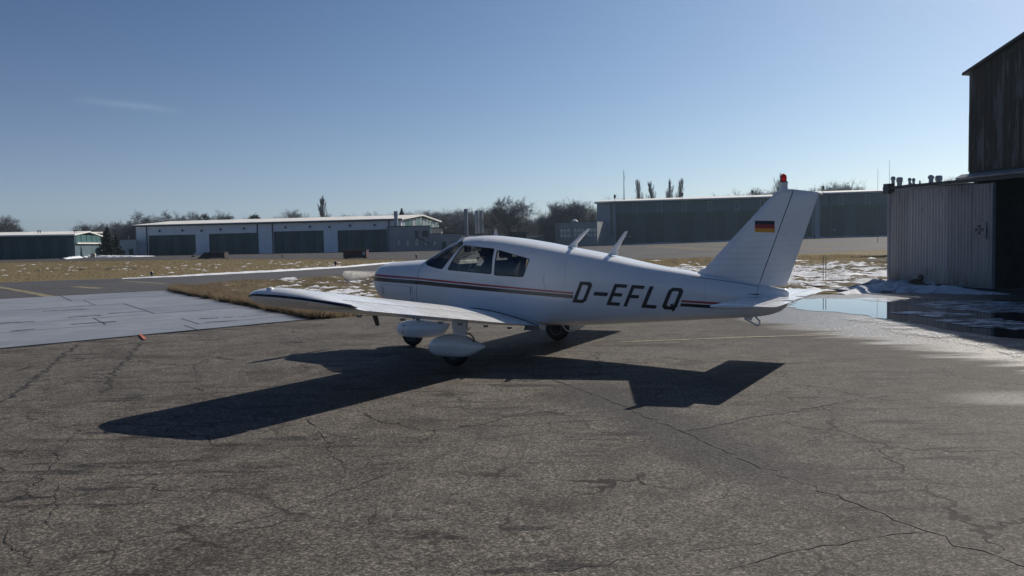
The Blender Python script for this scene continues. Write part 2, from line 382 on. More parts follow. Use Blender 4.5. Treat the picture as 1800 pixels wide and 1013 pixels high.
field_mat = grass_ground('winter_field', -0.03); snowfield_mat = grass_ground('snowy_field', 0.185, .55)
snow_mat = M('old_snow', (0.70, 0.73, 0.77), 0.7, var=0.16, vs=4.5, bump=0.9, bs=22)
def dirty_snow():
    mt, t, b = newmat('dirty_snow'); n = N(t); p = n.pos()
    c = n.mix(n.ss(n.noise(p, 3.5, 6, .7).outputs[0], .35, .7), (0.74, 0.76, 0.79), (0.60, 0.62, 0.65)); c = n.mix(n.ss(n.noise(p, 7, 7, .8).outputs[0], .58, .68, 0, .75), c, (0.20, 0.17, 0.14))
    n.inp(b.inputs['Base Color'], c); b.inputs['Roughness'].default_value = .75; n.inp(b.inputs['Normal'], n.bump(n.noise(p, 16, 6, .75).outputs[0], 1.0, .03)); return mt
snow_mat = dirty_snow()
soil = M('dark_soil', (0.03, 0.023, 0.017), 0.95, var=0.4, vs=6, bump=0.8, bs=10)
def blade_mat(name, a, bcol):
    mt, t, b = newmat(name); n = N(t); p = n.pos(); t.nodes.remove(b)
    c = n.mix(n.ss(n.noise(p, 7, 4, 0.8).outputs[0], 0.3, 0.7), a, bcol); df = n.n('ShaderNodeBsdfDiffuse'); tl = n.n('ShaderNodeBsdfTranslucent'); mx = n.n('ShaderNodeMixShader')
    n.inp(df.inputs[0], c); n.inp(tl.inputs[0], c); mx.inputs[0].default_value = 0.5; t.links.new(df.outputs[0], mx.inputs[1]); t.links.new(tl.outputs[0], mx.inputs[2])
    t.links.new(mx.outputs[0], t.nodes['Material Output'].inputs[0]); return mt
dry_grass = blade_mat('dry_grass', (0.13, 0.098, 0.066), (0.36, 0.285, 0.19))
field_grass = blade_mat('field_grass', (0.18, 0.142, 0.075), (0.33, 0.26, 0.15))
def water_mat():
    mt, t, b = newmat('melt_water'); n = N(t); p = n.pos()
    b.inputs['Base Color'].default_value = (0.035, 0.033, 0.03, 1); b.inputs['Roughness'].default_value = 0.015; b.inputs['IOR'].default_value = 1.75
    n.inp(b.inputs['Normal'], n.bump(n.noise(p, 1.5, 2).outputs[0], 0.012, 0.02)); return mt
water = water_mat()
# ---- building materials
hall_white = M('pale_cladding', (0.80, 0.82, 0.83), 0.6, var=0.06, vs=0.6)
hall_grey = M('grey_render', (0.27, 0.28, 0.295), 0.7, var=0.08, vs=0.6)
hall_blue = M('blue_grey_cladding', (0.29, 0.32, 0.35), 0.55, var=0.08, vs=0.4)
hall_blue_dark = M('dark_blue_cladding', (0.082, 0.128, 0.145), 0.55, var=0.08, vs=0.4)
door_dark = M('door_green_black', (0.024, 0.050, 0.053), 0.5, var=0.12, vs=0.5)
door_dark2 = M('door_green_grey', (0.046, 0.082, 0.084), 0.5, var=0.12, vs=0.5)
roof_snow = M('snowy_roof', (0.70, 0.68, 0.63), 0.7, var=0.1, vs=0.5)
trim_dark = M('dark_trim', (0.03, 0.033, 0.038), 0.5)
trim_pale = M('pale_steel', (0.33, 0.36, 0.38), 0.45, metal=0.4)
glass_green = M('green_glazing', (0.10, 0.19, 0.19), 0.12, var=0.2, vs=0.8, spec=0.8)
pane_mat = M('window_pane', (0.42, 0.44, 0.45), 0.10, var=0.3, vs=1.5, spec=0.8)  # pale base colour stands in for sky reflected in the glass
cream = M('cream_render', (0.55, 0.52, 0.45), 0.7, var=0.06)
rust_box = M('red_brown_steel', (0.075, 0.026, 0.024), 0.6, var=0.25, vs=2)
brown_box = M('brown_steel', (0.045, 0.03, 0.025), 0.65, var=0.25, vs=2)
bark = M('bark', (0.13, 0.12, 0.115), 0.9, var=0.25, vs=1.5)
twig = M('twigs', (0.155, 0.155, 0.165), 0.9, var=0.25, vs=0.6)
needles = M('needles', (0.022, 0.032, 0.022), 0.8, var=0.4, vs=1.2)
wood = M('weathered_board', (0.22, 0.14, 0.09), 0.8, var=0.3, vs=4)
def rust_sheet():
    mt, t, b = newmat('rusted_sheet'); n = N(t); o = n.obj()
    s = n.noise(n.mapping(o, (2.2, 2.2, 0.28)), 1.6, 7, 0.7).outputs[0]; s2 = n.noise(n.mapping(o, (5, 5, 0.5)), 1.5, 6, 0.7).outputs[0]
    c = n.mix(n.ss(s, 0.42, 0.5), (0.10, 0.105, 0.11), (0.03, 0.024, 0.02)); c = n.mix(n.ss(s2, 0.55, 0.62, 0, 0.85), c, (0.05, 0.028, 0.018))
    n.inp(b.inputs['Base Color'], c); b.inputs['Roughness'].default_value = 0.7; return mt
rusted = rust_sheet()
def corr_sheet():
    mt, t, b = newmat('weathered_corrugated_sheet'); n = N(t); o = n.obj(); z = n.sep(o)[2]
    s = n.noise(n.mapping(o, (6, 6, 0.35)), 1.5, 6, 0.65).outputs[0]
    c = n.mix(n.ss(s, 0.35, 0.7), (0.36, 0.335, 0.31), (0.47, 0.44, 0.41))
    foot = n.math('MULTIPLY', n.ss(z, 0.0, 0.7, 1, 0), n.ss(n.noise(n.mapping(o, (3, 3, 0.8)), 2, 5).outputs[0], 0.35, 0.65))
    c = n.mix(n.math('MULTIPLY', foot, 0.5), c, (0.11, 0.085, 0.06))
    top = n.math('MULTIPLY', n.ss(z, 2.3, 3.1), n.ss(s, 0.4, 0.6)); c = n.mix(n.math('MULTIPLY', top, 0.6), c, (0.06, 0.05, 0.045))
    rnd = n.n('ShaderNodeObjectInfo').outputs['Random']; c = n.mix(1.0, c, n.ss(rnd, 0, 1, .82, 1.06), 'MULTIPLY'); blot = n.noise(n.mapping(o, (1.5, 1.5, 1)), 1.2, 7, .75).outputs[0]; c = n.mix(n.ss(blot, .60, .68, 0, .5), c, (0.12, 0.085, 0.06))
    n.inp(b.inputs['Base Color'], c); b.inputs['Roughness'].default_value = 0.55; b.inputs['Metallic'].default_value = 0.15; return mt
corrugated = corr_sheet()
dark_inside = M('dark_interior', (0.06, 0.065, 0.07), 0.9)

# ================================================================== THE SETTING
def struct(o): o['kind'] = 'structure'; return o
# terrain sheet to the horizon
xs = np.concatenate([np.linspace(-3500, -200, 12), np.arange(-190, 230, 10), np.linspace(240, 3500, 12)])
ys = np.concatenate([np.linspace(-600, -20, 6), np.arange(-10, 260, 10), np.linspace(270, 4500, 14)])
tb = MB(); nx = len(xs)
tb.add([(x, y, hgt(x, y)) for y in ys for x in xs], [(j * nx + i, j * nx + i + 1, (j + 1) * nx + i + 1, (j + 1) * nx + i) for j in range(len(ys) - 1) for i in range(nx - 1)])
struct(tb.build('ground', field_mat, smooth=60))
def sheet(name, poly, mat, z, grid=None, parent=None):
    bm = bmesh.new(); vs = [bm.verts.new((p[0], p[1], 0)) for p in poly]; f = bm.faces.new(vs)
    bmesh.ops.triangulate(bm, faces=[f])
    if grid:
        for ax in (0, 1):
            lo = min(p[ax] for p in poly); hi = max(p[ax] for p in poly)
            for c in np.arange(math.floor(lo / grid) * grid, hi, grid):
                co = [0, 0, 0]; co[ax] = c; no = [0, 0, 0]; no[ax] = 1
                bmesh.ops.bisect_plane(bm, geom=bm.faces[:] + bm.edges[:] + bm.verts[:], plane_co=co, plane_no=no, dist=1e-4)
    for v in bm.verts: v.co.z = hgt(v.co.x, v.co.y) + z
    bmesh.ops.recalc_face_normals(bm, faces=bm.faces)
    for f in bm.faces:
        if f.normal.z < 0: f.normal_flip()
    me = bpy.data.meshes.new(name); bm.to_mesh(me); bm.free(); me.materials.append(mat)
    o = bpy.data.objects.new(name, me); COL.objects.link(o)
    if parent: o.parent = parent
    return o
def jag(poly, step=0.6, amp=0.12, seed=1):
    r = random.Random(seed); out = []
    for i, p in enumerate(poly):
        q = poly[(i + 1) % len(poly)]; d = Vector((q[0] - p[0], q[1] - p[1], 0)); L = d.length; k = max(1, min(60, int(L / step)))
        nrm = Vector((-d.y, d.x, 0)).normalized() if L > 0 else Vector((0, 0, 0))
        for j in range(k): out.append(Vector((p[0], p[1], 0)) + d * (j / k) + nrm * (r.uniform(-amp, amp) if j else 0))
    return out
# near apron
ap = [G(0, 615), G(545, 563), G(700, 553), Vector((-0.8, 20.6, 0)), Vector((2.6, 22.0, 0)), Vector((5.2, 22.6, 0)), Vector((7.6, 22.8, 0)), Vector((9.2, 22.9, 0)),
      Vector((12.3, 24.6, 0)), Vector((26, 26, 0)), Vector((60, 20, 0)), Vector((60, -40, 0)), Vector((-60, -40, 0))]
pad_dir = (ap[1] - ap[0]).normalized(); ap.append(ap[0] - pad_dir * 62)
apron = struct(sheet('asphalt_apron', jag(ap, 0.5, 0.09, 3), asphalt_near, 0.008))
# taxiway
tx = [Vector((-75, 22, 0)), G(0, 497), G(140, 492), G(300, 487), G(600, 471), G(690, 463), Vector((-4, 84, 0)), Vector((4, 84, 0)), Vector((-1.5, 58, 0)), G(700, 487), G(560, 487), G(420, 497), G(290, 512), G(0, 527), Vector((-60, -5, 0))]
struct(sheet('taxiway', jag(tx, 0.8, 0.15, 5), asphalt_taxi, 0.004))
# far apron in front of the hangars
fa = [Vector((-140, 118, 0)), G(0, 462.5), G(130, 460), G(250, 458), G(430, 456), G(600, 456.5), G(700, 457.5), G(760, 459), G(1000, 459), G(1115, 457.5), G(1253, 453), G(1400, 446.5), G(1565, 438.5), G(1800, 428.5), Vector((190, 120, 0)), Vector((190, 205, 0)), Vector((-140, 205, 0))]
struct(sheet('far_apron', jag(fa, 2.0, 0.25, 6), asphalt_far, 0.006, grid=10))

# concrete pad of separate slabs with recessed joints
pdn = Vector((-pad_dir.y, pad_dir.x, 0))
padO = G(545, 563)
pad_base = struct(sheet('concrete_pad', [G(0, 615) - pad_dir * 22, G(545, 563), G(290, 512), G(0, 527), G(0, 527) - pad_dir * 22 - pdn * 0.0], joint_fill, 0.010))
# long direction away from the front edge follows the grass edge
padv = (G(290, 512) - padO).normalized()
slab_proto = {}
LB = (G(290, 512) - padO).length
back_dir = (G(0, 527) - G(290, 512)).normalized()
def pad_pt(s, k):        # s metres left along the front edge from the right corner, k metres along the grass edge
    f = k / LB
    return padO + padv * k + (-pad_dir * (1 - f) + back_dir * f) * s
rowk = [0.0, 1.15, 2.9, 4.9, 7.1, 9.6, 12.4, LB]
nslab = 0
for i in range(len(rowk) - 1):
    k0, k1 = rowk[i] + 0.02, rowk[i + 1] - 0.02
    s = 0.0; r = random.Random(i); s = r.uniform(2.0, 4.0) if i else 2.6; edges = [0.0, s]
    while s < 25: s += 4.15 + (r.uniform(-0.05, 0.05)); edges.append(s)
    for j in range(len(edges) - 1):
        s0, s1 = edges[j] + 0.018, edges[j + 1] - 0.018
        c4 = [pad_pt(s0, k0), pad_pt(s1, k0), pad_pt(s1, k1), pad_pt(s0, k1)]
        zz = 0.024 + r.uniform(-0.004, 0.004)
        mb = MB(); mb.prism([Vector((p.x, p.y, 0.012)) for p in c4], (0, 0, zz - 0.012))
        mb.build('slab', r.choice(concretes), pad_base); nslab += 1
mk = MB(); e0, e1 = G(242, 588, 0.026), G(259, 597, 0.026)
mk.add([G(244, 587.5, .032), G(248, 587, .032), G(258.5, 596, .032), G(252, 596.6, .032)], [(0, 1, 2, 3)]); mk.build('painted_mark', orange_mark, pad_base)
# dark scuffs (tyre and squeegee marks) lying on the slabs
sb = MB()
for (u0, v0, u1, v1, wd) in [(75, 547, 155, 543, .10), (120, 558, 178, 554, .10), (0, 568, 60, 565, .1), (20, 582, 62, 578, .09), (125, 570, 205, 565, .11), (350, 560.5, 385, 558.5, .09), (392, 558, 411, 557, .08), (360, 566.5, 415, 563.5, .06), (190, 551, 258, 547, .07), (415, 557, 470, 553, .05)]:
    a, b_ = G(u0, v0, .031), G(u1, v1, .031); pts = [a.lerp(b_, t / 8) for t in range(9)]
    sb.ribbon(pts, [1.7 * wd * (0.35 + 0.65 * random.random()) for _ in pts])
o = sb.build('scuff_mark', tar, pad_base); o['kind'] = 'stuff'

# cracks in the near asphalt, each a jagged ribbon
def crack(px, wd, seed, z=0.012, mat=tar, sub=7, amp=0.03):
    r = random.Random(seed); pts = []
    gp = [G(u, v, z) for u, v in px]
    for a, b_ in zip(gp[:-1], gp[1:]):
        d = b_ - a; nrm = Vector((-d.y, d.x, 0)).normalized(); k = max(3, int(d.length / 0.09))
        for j in range(k): pts.append(a + d * (j / k) + nrm * r.gauss(0, amp))
    pts.append(gp[-1]); ww = [wd * r.uniform(0.25, 1.5) for _ in pts]; ww[0] = ww[-1] = 0.002
    mb = MB(); mb.ribbon(pts, ww); return mb.build('crack', mat, apron, recalc=False)
crack([(1200, 760), (1260, 746), (1330, 731), (1400, 722), (1475, 707)], 0.042, 1, amp=0.02)
crack([(1475, 707), (1520, 699), (1570, 694)], 0.012, 2, amp=0.012)
crack([(930, 655), (1040, 690), (1130, 727), (1210, 763), (1330, 815), (1430, 855), (1530, 893), (1625, 932), (1720, 968), (1830, 1003)], 0.015, 3, amp=0.02)
crack([(1625, 932), (1520, 945), (1400, 968), (1260, 1004)], 0.009, 4, amp=0.016)
crack([(900, 1010), (1090, 985), (1210, 968), (1350, 950)], 0.006, 5, amp=0.02)
crack([(140, 605), (110, 625), (60, 668), (0, 708)], 0.040, 6, amp=0.035)
crack([(248, 600), (232, 622), (200, 655), (185, 690)], 0.036, 7, amp=0.04)
crack([(130, 755), (100, 800), (60, 855)], 0.010, 8, amp=0.03)
crack([(0, 708), (150, 695), (300, 688), (440, 690)], 0.012, 9, amp=0.012)
crack([(540, 735), (570, 765), (575, 790), (610, 820), (615, 835)], 0.008, 10, amp=0.02)
crack([(545, 755), (650, 775), (740, 778), (860, 770), (960, 757)], 0.006, 11, amp=0.012)
crack([(1060, 610), (1190, 604), (1330, 594), (1480, 585)], 0.022, 12, amp=0.02)
crack([(1130, 690), (1300, 655), (1420, 652)], 0.010, 13, amp=0.012)
crack([(400, 925), (520, 890), (640, 850), (760, 800)], 0.008, 14, amp=0.014)
crack([(250, 955), (420, 935), (560, 905)], 0.006, 15, amp=0.014)
crack([(60, 1000), (45, 975), (20, 960), (15, 930)], 0.006, 16, amp=0.02)
crack([(80, 930), (100, 870), (105, 850)], 0.005, 17, amp=0.02)
crack([(340, 640), (352, 668), (345, 690)], 0.010, 18, amp=0.03)
# faded yellow guide lines
def line(px, wd, z, parent=None, name='guide_line'):
    gp = [G(u, v, z) for u, v in px]; pts = []
    for a, b_ in zip(gp[:-1], gp[1:]): pts += [a.lerp(b_, t / 12) for t in range(12)]
    pts.append(gp[-1]); mb = MB(); mb.ribbon(pts, [wd * random.uniform(0.75, 1.1) for _ in pts])
    return mb.build(name, yellow_line, parent, recalc=False)
line([(1090, 601), (1180, 598), (1300, 593), (1400, 590), (1470, 589)], 0.09, 0.013, apron)
txo = bpy.data.objects['taxiway']
line([(-80, 497), (0, 505), (50, 514), (97, 523)], 0.35, 0.009, txo)
line([(130, 504), (175, 507)], 0.5, 0.009, txo)
line([(215, 494), (290, 499)], 0.3, 0.009, txo)

# ---- snowy rough field right of the tail, displaced
def vnoise(x, y, s):
    xi, yi = np.floor(x).astype(int), np.floor(y).astype(int); xf, yf = x - xi, y - yi
    def h(a, b): v = np.sin(a * 127.1 + b * 311.7 + s * 74.7) * 43758.5453; return v - np.floor(v)
    u, v = xf * xf * (3 - 2 * xf), yf * yf * (3 - 2 * yf)
    return (h(xi, yi) * (1 - u) + h(xi + 1, yi) * u) * (1 - v) + (h(xi, yi + 1) * (1 - u) + h(xi + 1, yi + 1) * u) * v
def fbm(x, y, s, o=4): return sum(vnoise(x * 2 ** k, y * 2 ** k, s + k) / 2 ** k for k in range(o)) / (2 - 2 ** (1 - o))
def rough_field(name, x0, x1, y0, y1, step, inside, amp, mat, seed):
    gx = np.arange(x0, x1, step); gy = np.arange(y0, y1, step); X, Y = np.meshgrid(gx, gy)
    E = np.clip(inside(X, Y), 0, 1); Z = 0.003 + E * amp * (0.15 + np.clip(fbm(X * 1.3, Y * 1.0, seed, 5) - 0.36, 0, 1) * 2.4)
    nxx = len(gx); vs = np.stack([X.ravel(), Y.ravel(), Z.ravel()], 1).tolist(); e = E.ravel(); fs = []
    for j in range(len(gy) - 1):
        for i in range(nxx - 1):
            q = (j * nxx + i, j * nxx + i + 1, (j + 1) * nxx + i + 1, (j + 1) * nxx + i)
            if max(e[k] for k in q) > 0: fs.append(q)
    mb = MB(); mb.add(vs, fs); o = mb.build(name, mat, smooth=180, recalc=False); return struct(o)
def inR(X, Y):
    edge = 23.2 + np.clip(X - 7.6, 0, 2.2) * 1.1 + 0.5 * np.sin(X * 1.7) + 0.35 * np.sin(X * 4.1 + 1) + np.clip(4.5 - X, 0, 9) * -0.25
    far = 46 + 2 * np.sin(X * .8)
    return np.minimum(np.minimum((Y - edge) / 0.5, (far - Y) / 6), np.minimum((X - 0.5) / 1.5, (26 - X) / 2)) * 1.0
rough_field('snowy_ground', 0, 26, 22, 50, 0.14, inR, 0.20, snowfield_mat, 11)
gA, gB, gC, gD = G(545, 563), G(290, 512), G(560, 487), G(700, 487)
def inL(X, Y):
    def side(p, q): d = q - p; L = d.length; return ((X - p.x) * d.y - (Y - p.y) * d.x) / L
    front = G(720, 551)
    return np.minimum.reduce([side(gA, gB) / .4, side(gB, G(420, 497)) / .4, side(G(420, 497), G(700, 487)) / .4, -side(G(545, 563), front) / .3 if False else side(Vector((2.5, 22.2, 0)), gA) / .3, (3.0 - X) / 2.0])
rough_field('grass_verge', -14, 3, 17, 45, 0.14, inL, 0.16, grass_ground('verge_ground', 0.05, .35), 5)

# ---- grass blades as stuff
def blades(name, n, sampler, h0, h1, wd, mat):
    P = sampler(n); n = len(P); ang = rng.uniform(0, 2 * np.pi, n); H = rng.uniform(h0, h1, n); lean = rng.normal(0, 0.6, (n, 2)) * H[:, None]
    dx = np.cos(ang) * wd; dy = np.sin(ang) * wd; v = np.empty((n, 3, 3))
    v[:, 0] = np.stack([P[:, 0] - dx, P[:, 1] - dy, P[:, 2]], 1); v[:, 1] = np.stack([P[:, 0] + dx, P[:, 1] + dy, P[:, 2]], 1)
    v[:, 2] = np.stack([P[:, 0] + lean[:, 0], P[:, 1] + lean[:, 1], P[:, 2] + H], 1)
    me = bpy.data.meshes.new(name); me.vertices.add(3 * n); me.loops.add(3 * n); me.polygons.add(n)
    me.vertices.foreach_set('co', v.ravel()); me.loops.foreach_set('vertex_index', np.arange(3 * n, dtype=np.int32))
    me.polygons.foreach_set('loop_start', np.arange(0, 3 * n, 3, dtype=np.int32)); me.polygons.foreach_set('loop_total', np.full(n, 3, dtype=np.int32))
    me.update(calc_edges=True); me.materials.append(mat); o = bpy.data.objects.new(name, me); COL.objects.link(o); return o
def samp_verge(n):
    X = rng.uniform(-14, 3, n * 4); Y = rng.uniform(17, 45, n * 4); e = inL(X, Y)
    keep = (e > 0.05) & ((e < 2.2) | (rng.random(n * 4) < 0.35)) & (fbm(X * .9, Y * .9, 3) > 0.36); X, Y = X[keep][:n], Y[keep][:n]
    return np.stack([X, Y, np.full(len(X), 0.03)], 1)
o = blades('verge_grass', 90000, samp_verge, 0.05, 0.20, 0.006, dry_grass); tag(o, 'dry brown grass tufts on the verge between pad and taxiway', 'grass', kind='stuff')
def samp_edge(n):
    t = rng.random(n) ; p = np.array(gA)[None] * (1 - t[:, None]) + np.array(gB)[None] * t[:, None]
    d = np.array(padv); nr = np.array([d[1], -d[0], 0]); off = np.abs(rng.normal(0.10, 0.30, n)) + .08 + .45 * (fbm(t * 23, t * 0 + 3, 4) - .5)
    p = p + nr[None] * off[:, None]; p[:, 2] = 0.02; k = fbm(t * 41, off * 3, 8) > .40; return p[k]
o = blades('edge_grass', 45000, samp_edge, 0.10, 0.30, 0.006, dry_grass); tag(o, 'long dry straw grass hanging over the edge of the concrete pad', 'grass', kind='stuff')
def samp_field(n):
    X = rng.uniform(-75, 15, n * 2); Y = rng.uniform(45, 150, n * 2)
    lim = np.interp(X, [-60, -26.6, -19, -11.9, -9.7, -4, 15], [32, 45, 48.5, 60, 70, 86, 90]); far = np.interp(X, [-80, -40, -17, 15], [125, 108, 92, 62])
    k = (Y > lim) & (Y < far); X, Y = X[k][:n], Y[k][:n]; return np.stack([X, Y, np.full(len(X), 0.0)], 1)
o = blades('field_grass', 60000, samp_field, 0.03, 0.10, 0.022, field_grass); tag(o, 'short olive winter grass across the field beyond the taxiway', 'grass', kind='stuff')
def samp_right(n):
    X = rng.uniform(1, 26, n * 2); Y = rng.uniform(24, 66, n * 2); k = (fbm(X * .7, Y * .35, 9) > 0.5 - (Y - 40) * .012) & (Y < 62 + X * .12)
    X, Y = X[k][:n], Y[k][:n]; return np.stack([X, Y, np.full(len(X), 0.02)], 1)
o = blades('snow_field_grass', 30000, samp_right, 0.05, 0.17, 0.012, field_grass); tag(o, 'winter grass poking through patchy snow behind the tail', 'grass', kind='stuff')

# ---- snow heaps and edge banks
def heap(name, pts, mat, seed, rough=0.25, label=None, cat='snow'):
    """a bank of snow: (x, y, halfwidth, height) along a path"""
    mb = MB(); k = 21; P = []
    for i in range(len(pts) - 1):
        for t in np.linspace(0, 1, 16, endpoint=False): P.append(np.array(pts[i]) * (1 - t) + np.array(pts[i + 1]) * t)
    P.append(np.array(pts[-1])); rows = []
    for i, p in enumerate(P):
        q = P[min(i + 1, len(P) - 1)] - P[max(i - 1, 0)]; nr = np.array([-q[1], q[0]]); nr = nr / (np.linalg.norm(nr) + 1e-9); row = []
        for j in range(k):
            s = -1 + 2 * j / (k - 1); x, y = p[0] + nr[0] * s * p[2] * (1 + .25 * math.sin(i * .9 + seed)), p[1] + nr[1] * s * p[2] * (1 + .25 * math.cos(i * 1.3))
            nz = float(fbm(np.array(x * 3.6), np.array(y * 3.6), seed, 5)); z = p[3] * max(0, 1 - abs(s) ** 1.7) * (1 - rough + 2 * rough * nz) + hgt(x, y) - 0.004 * (abs(s) > .95)
            row.append((x, y, z + 0.004))
        rows.append(row)
    vs = [v for r in rows for v in r]; fs = [(a * k + b, a * k + b + 1, (a + 1) * k + b + 1, (a + 1) * k + b) for a in range(len(rows) - 1) for b in range(k - 1)]
    mb.add(vs, fs); o = mb.build(name, mat, smooth=180, recalc=False); return tag(o, label, cat)
def hp(u, v, hw, h): g = G(u, v); return (g.x, g.y, hw, h)
heap('snow_heap', [hp(1478, 518, .15, .02), hp(1520, 513, .6, .14), hp(1560, 511, .95, .19), hp(1610, 512, .9, .17), hp(1660, 514, .7, .16), hp(1720, 517, .45, .09), hp(1775, 518, .1, .02)], snow_mat, 3, .75, 'bluish heap of old snow at the foot of the corrugated sliding door')
b = heap('snow_bank', [hp(215, 490.5, .12, .04), hp(300, 487, .22, .06), hp(380, 483, .30, .09), hp(480, 478, .32, .10), hp(600, 470.5, .34, .10), hp(690, 462.5, .32, .07), hp(740, 459.5, .2, .04)], snow_mat, 5, .5, 'thin white snow bank along the far edge of the taxiway'); 
heap('snow_bank', [hp(110, 456, .5, .2), hp(150, 452.5, 1.2, .5), hp(190, 452.6, 1.0, .35), hp(235, 451.8, .8, .25), hp(270, 450.8, .3, .1)], snow_mat, 7, .4, 'snow bank in front of the low annex and conifer on the left')
# loose snow lumps
def lumps(name, n, samp, s0, s1, mat, label, cat='snow'):
    mb = MB(); ico = [(0, 0, 1)] + [(math.cos(a), math.sin(a), .35) for a in np.linspace(0, 2 * np.pi, 7)[:-1]]; fs = [(0, 1 + i, 1 + (i + 1) % 6) for i in range(6)]
    for _ in range(n):
        p = samp(); 
        if p is None: continue
        s = random.uniform(s0, s1); e = random.uniform(.5, 1.7); vs = [(p[0] + s * e * q[0] * random.uniform(.7, 1.3), p[1] + s * q[1] * random.uniform(.7, 1.3), hgt(p[0], p[1]) + p[2] + s * .42 * (q[2] - .4) * random.uniform(.6, 1.2)) for q in ico]; mb.add(vs, fs)
    return tag(mb.build(name, mat, smooth=40, recalc=False), label, cat, kind='stuff')
def s_verge():
    for _ in range(40):
        c = random.choice([(560, 510), (610, 512), (640, 515), (520, 505), (1000, 520)]) if random.random() < .0 else (random.uniform(500, 665), random.uniform(496, 527)); g = G(*c)
        if inL(np.array(g.x), np.array(g.y)) > .3: return (g.x, g.y, .10)
lumps('snow_lumps', 150, s_verge, .08, .26, snow_mat, 'white snow lumps scattered in the grass behind the wing tip')
def s_field():
    u, v = random.uniform(-20, 700), random.triangular(458, 486, 466); g = G(u, v)
    if v > np.interp(u, [0, 300, 600, 700], [492, 484, 468, 460]): return None
    return (g.x, g.y, .0)
lumps('snow_lumps', 190, s_field, .06, .24, snow_mat, 'small snow remnants dotted over the far left field')
def s_right():
    u, v = random.uniform(1150, 1570), random.triangular(452, 522, 490); g = G(u, v); return (g.x, g.y, .08)
lumps('snow_lumps', 330, s_right, .07, .30, snow_mat, 'crusty snow lumps on the rough ground right of the tail fin')
def s_soil():
    u, v = random.choice([(random.uniform(1160, 1560), random.gauss(463, 2)), (random.uniform(1452, 1495), random.gauss(481, 1.5)), (random.uniform(1530, 1562), random.gauss(460, 1))]); g = G(u, v); return (g.x, g.y, .06)
lumps('soil_clods', 150, s_soil, .10, .32, soil, 'dark earth clods turned up in the snowy ground by the shed', 'soil')
def s_soil2():
    u, v = random.choice([(random.uniform(600, 662), random.gauss(499, 2.5)), (random.uniform(30, 260), random.gauss(474, 2))]); g = G(u, v); return (g.x, g.y, .10 if u > 500 else .05)
lumps('soil_clods', 60, s_soil2, .10, .28, soil, 'dark molehill earth in the grass on the left', 'soil')

# ---- melt-water puddle in front of the door, with slush
pud = [(1384, 541), (1400, 528), (1440, 525.5), (1490, 527), (1530, 524), (1570, 527), (1640, 526), (1720, 527), (1800, 529), (1870, 535), (1870, 600), (1800, 597), (1740, 592), (1690, 585), (1640, 576), (1590, 567), (1530, 557), (1480, 551), (1430, 548)]
struct(sheet('puddle', jag([G(u, v) for u, v in pud], .22, .12, 9), water, 0.014))
def slush_mat():
    mt, t, b = newmat('slush'); n = N(t); p = n.pos()
    b.inputs['Base Color'].default_value = (0.62, 0.66, 0.72, 1); b.inputs['Roughness'].default_value = .45
    n.inp(b.inputs['Normal'], n.bump(n.noise(p, 9, 4).outputs[0], .6, .02)); n.inp(b.inputs['Alpha'], n.ss(n.noise(n.mapping(p, (1, 2.2, 1)), 2.0, 6, .7).outputs[0], .42, .60)); return mt
sl_m = slush_mat()
def glint_mat():  # pale speckled colour imitates sun sparkle on wet asphalt
    mt, t, b = newmat('painted_glint'); n = N(t); p = n.pos(); b.inputs['Base Color'].default_value = (0.45, 0.45, 0.45, 1); b.inputs['Roughness'].default_value = .38
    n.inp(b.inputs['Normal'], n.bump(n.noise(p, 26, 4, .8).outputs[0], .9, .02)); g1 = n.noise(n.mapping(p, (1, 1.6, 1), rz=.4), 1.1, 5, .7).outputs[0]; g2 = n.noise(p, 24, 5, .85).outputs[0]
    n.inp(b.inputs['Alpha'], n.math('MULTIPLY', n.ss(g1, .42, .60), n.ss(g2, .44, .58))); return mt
glint_m = glint_mat()
sl_list = [[(1505, 528), (1545, 525.5), (1600, 529), (1570, 532), (1530, 531)], [(1600, 536), (1680, 530), (1800, 533), (1830, 550), (1740, 552), (1660, 545)], [(1560, 551), (1640, 548), (1720, 556), (1650, 560)], [(1640, 566), (1760, 562), (1840, 575), (1800, 584), (1700, 576)]]
sl_list.append([(1470, 556), (1560, 562), (1640, 577), (1740, 594), (1850, 606), (1850, 645), (1760, 622), (1660, 600), (1560, 583)])  # pale sheet added to paint the sun glint beside the puddle
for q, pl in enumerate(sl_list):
    o = sheet('slush', jag([G(u, v) for u, v in pl], .3, .1, 20 + q), sl_m if q < 4 else glint_m, 0.020 + .002 * q)
    tag(o, ['narrow grey slush sheet floating at the far edge of the puddle', 'wide slush sheet in the shade before the dark hangar opening', 'small slush streak in the shaded middle of the puddle', 'slush streak at the near shaded edge of the puddle', 'pale slush sheet painting the sun glint on wet asphalt along the near sunlit edge of the puddle'][q], 'slush', kind='stuff')

# ================================================================== HANGAR ON THE RIGHT (sliding door leaf, gable)
HA = G(1565, 498); HB = G(1750, 510); hu = (HB - HA); HLEN = hu.length; hu.normalize(); hn = Vector((hu.y, -hu.x, 0))
if hn.x > 0: hn = -hn                                   # outward, towards the viewer's left
hin = -hn
hang = empty('old_hangar', HA, math.atan2(hu.y, hu.x), 'old dark hangar with rusted gable and corrugated sliding door on the right', 'hangar')
SGN = 1.0 if Vector((-hu.y, hu.x, 0)).dot(hin) > 0 else -1.0      # local +y = SGN * inward
def hy(d): return SGN * d                                        # d metres inward
T0, ZE, SL = 3.31, 6.27, math.tan(R(17.6)); WID = 17.0
def gz(t): return ZE + SL * (t - T0) if t < T0 + WID / 2 else ZE + SL * (T0 + WID - t)
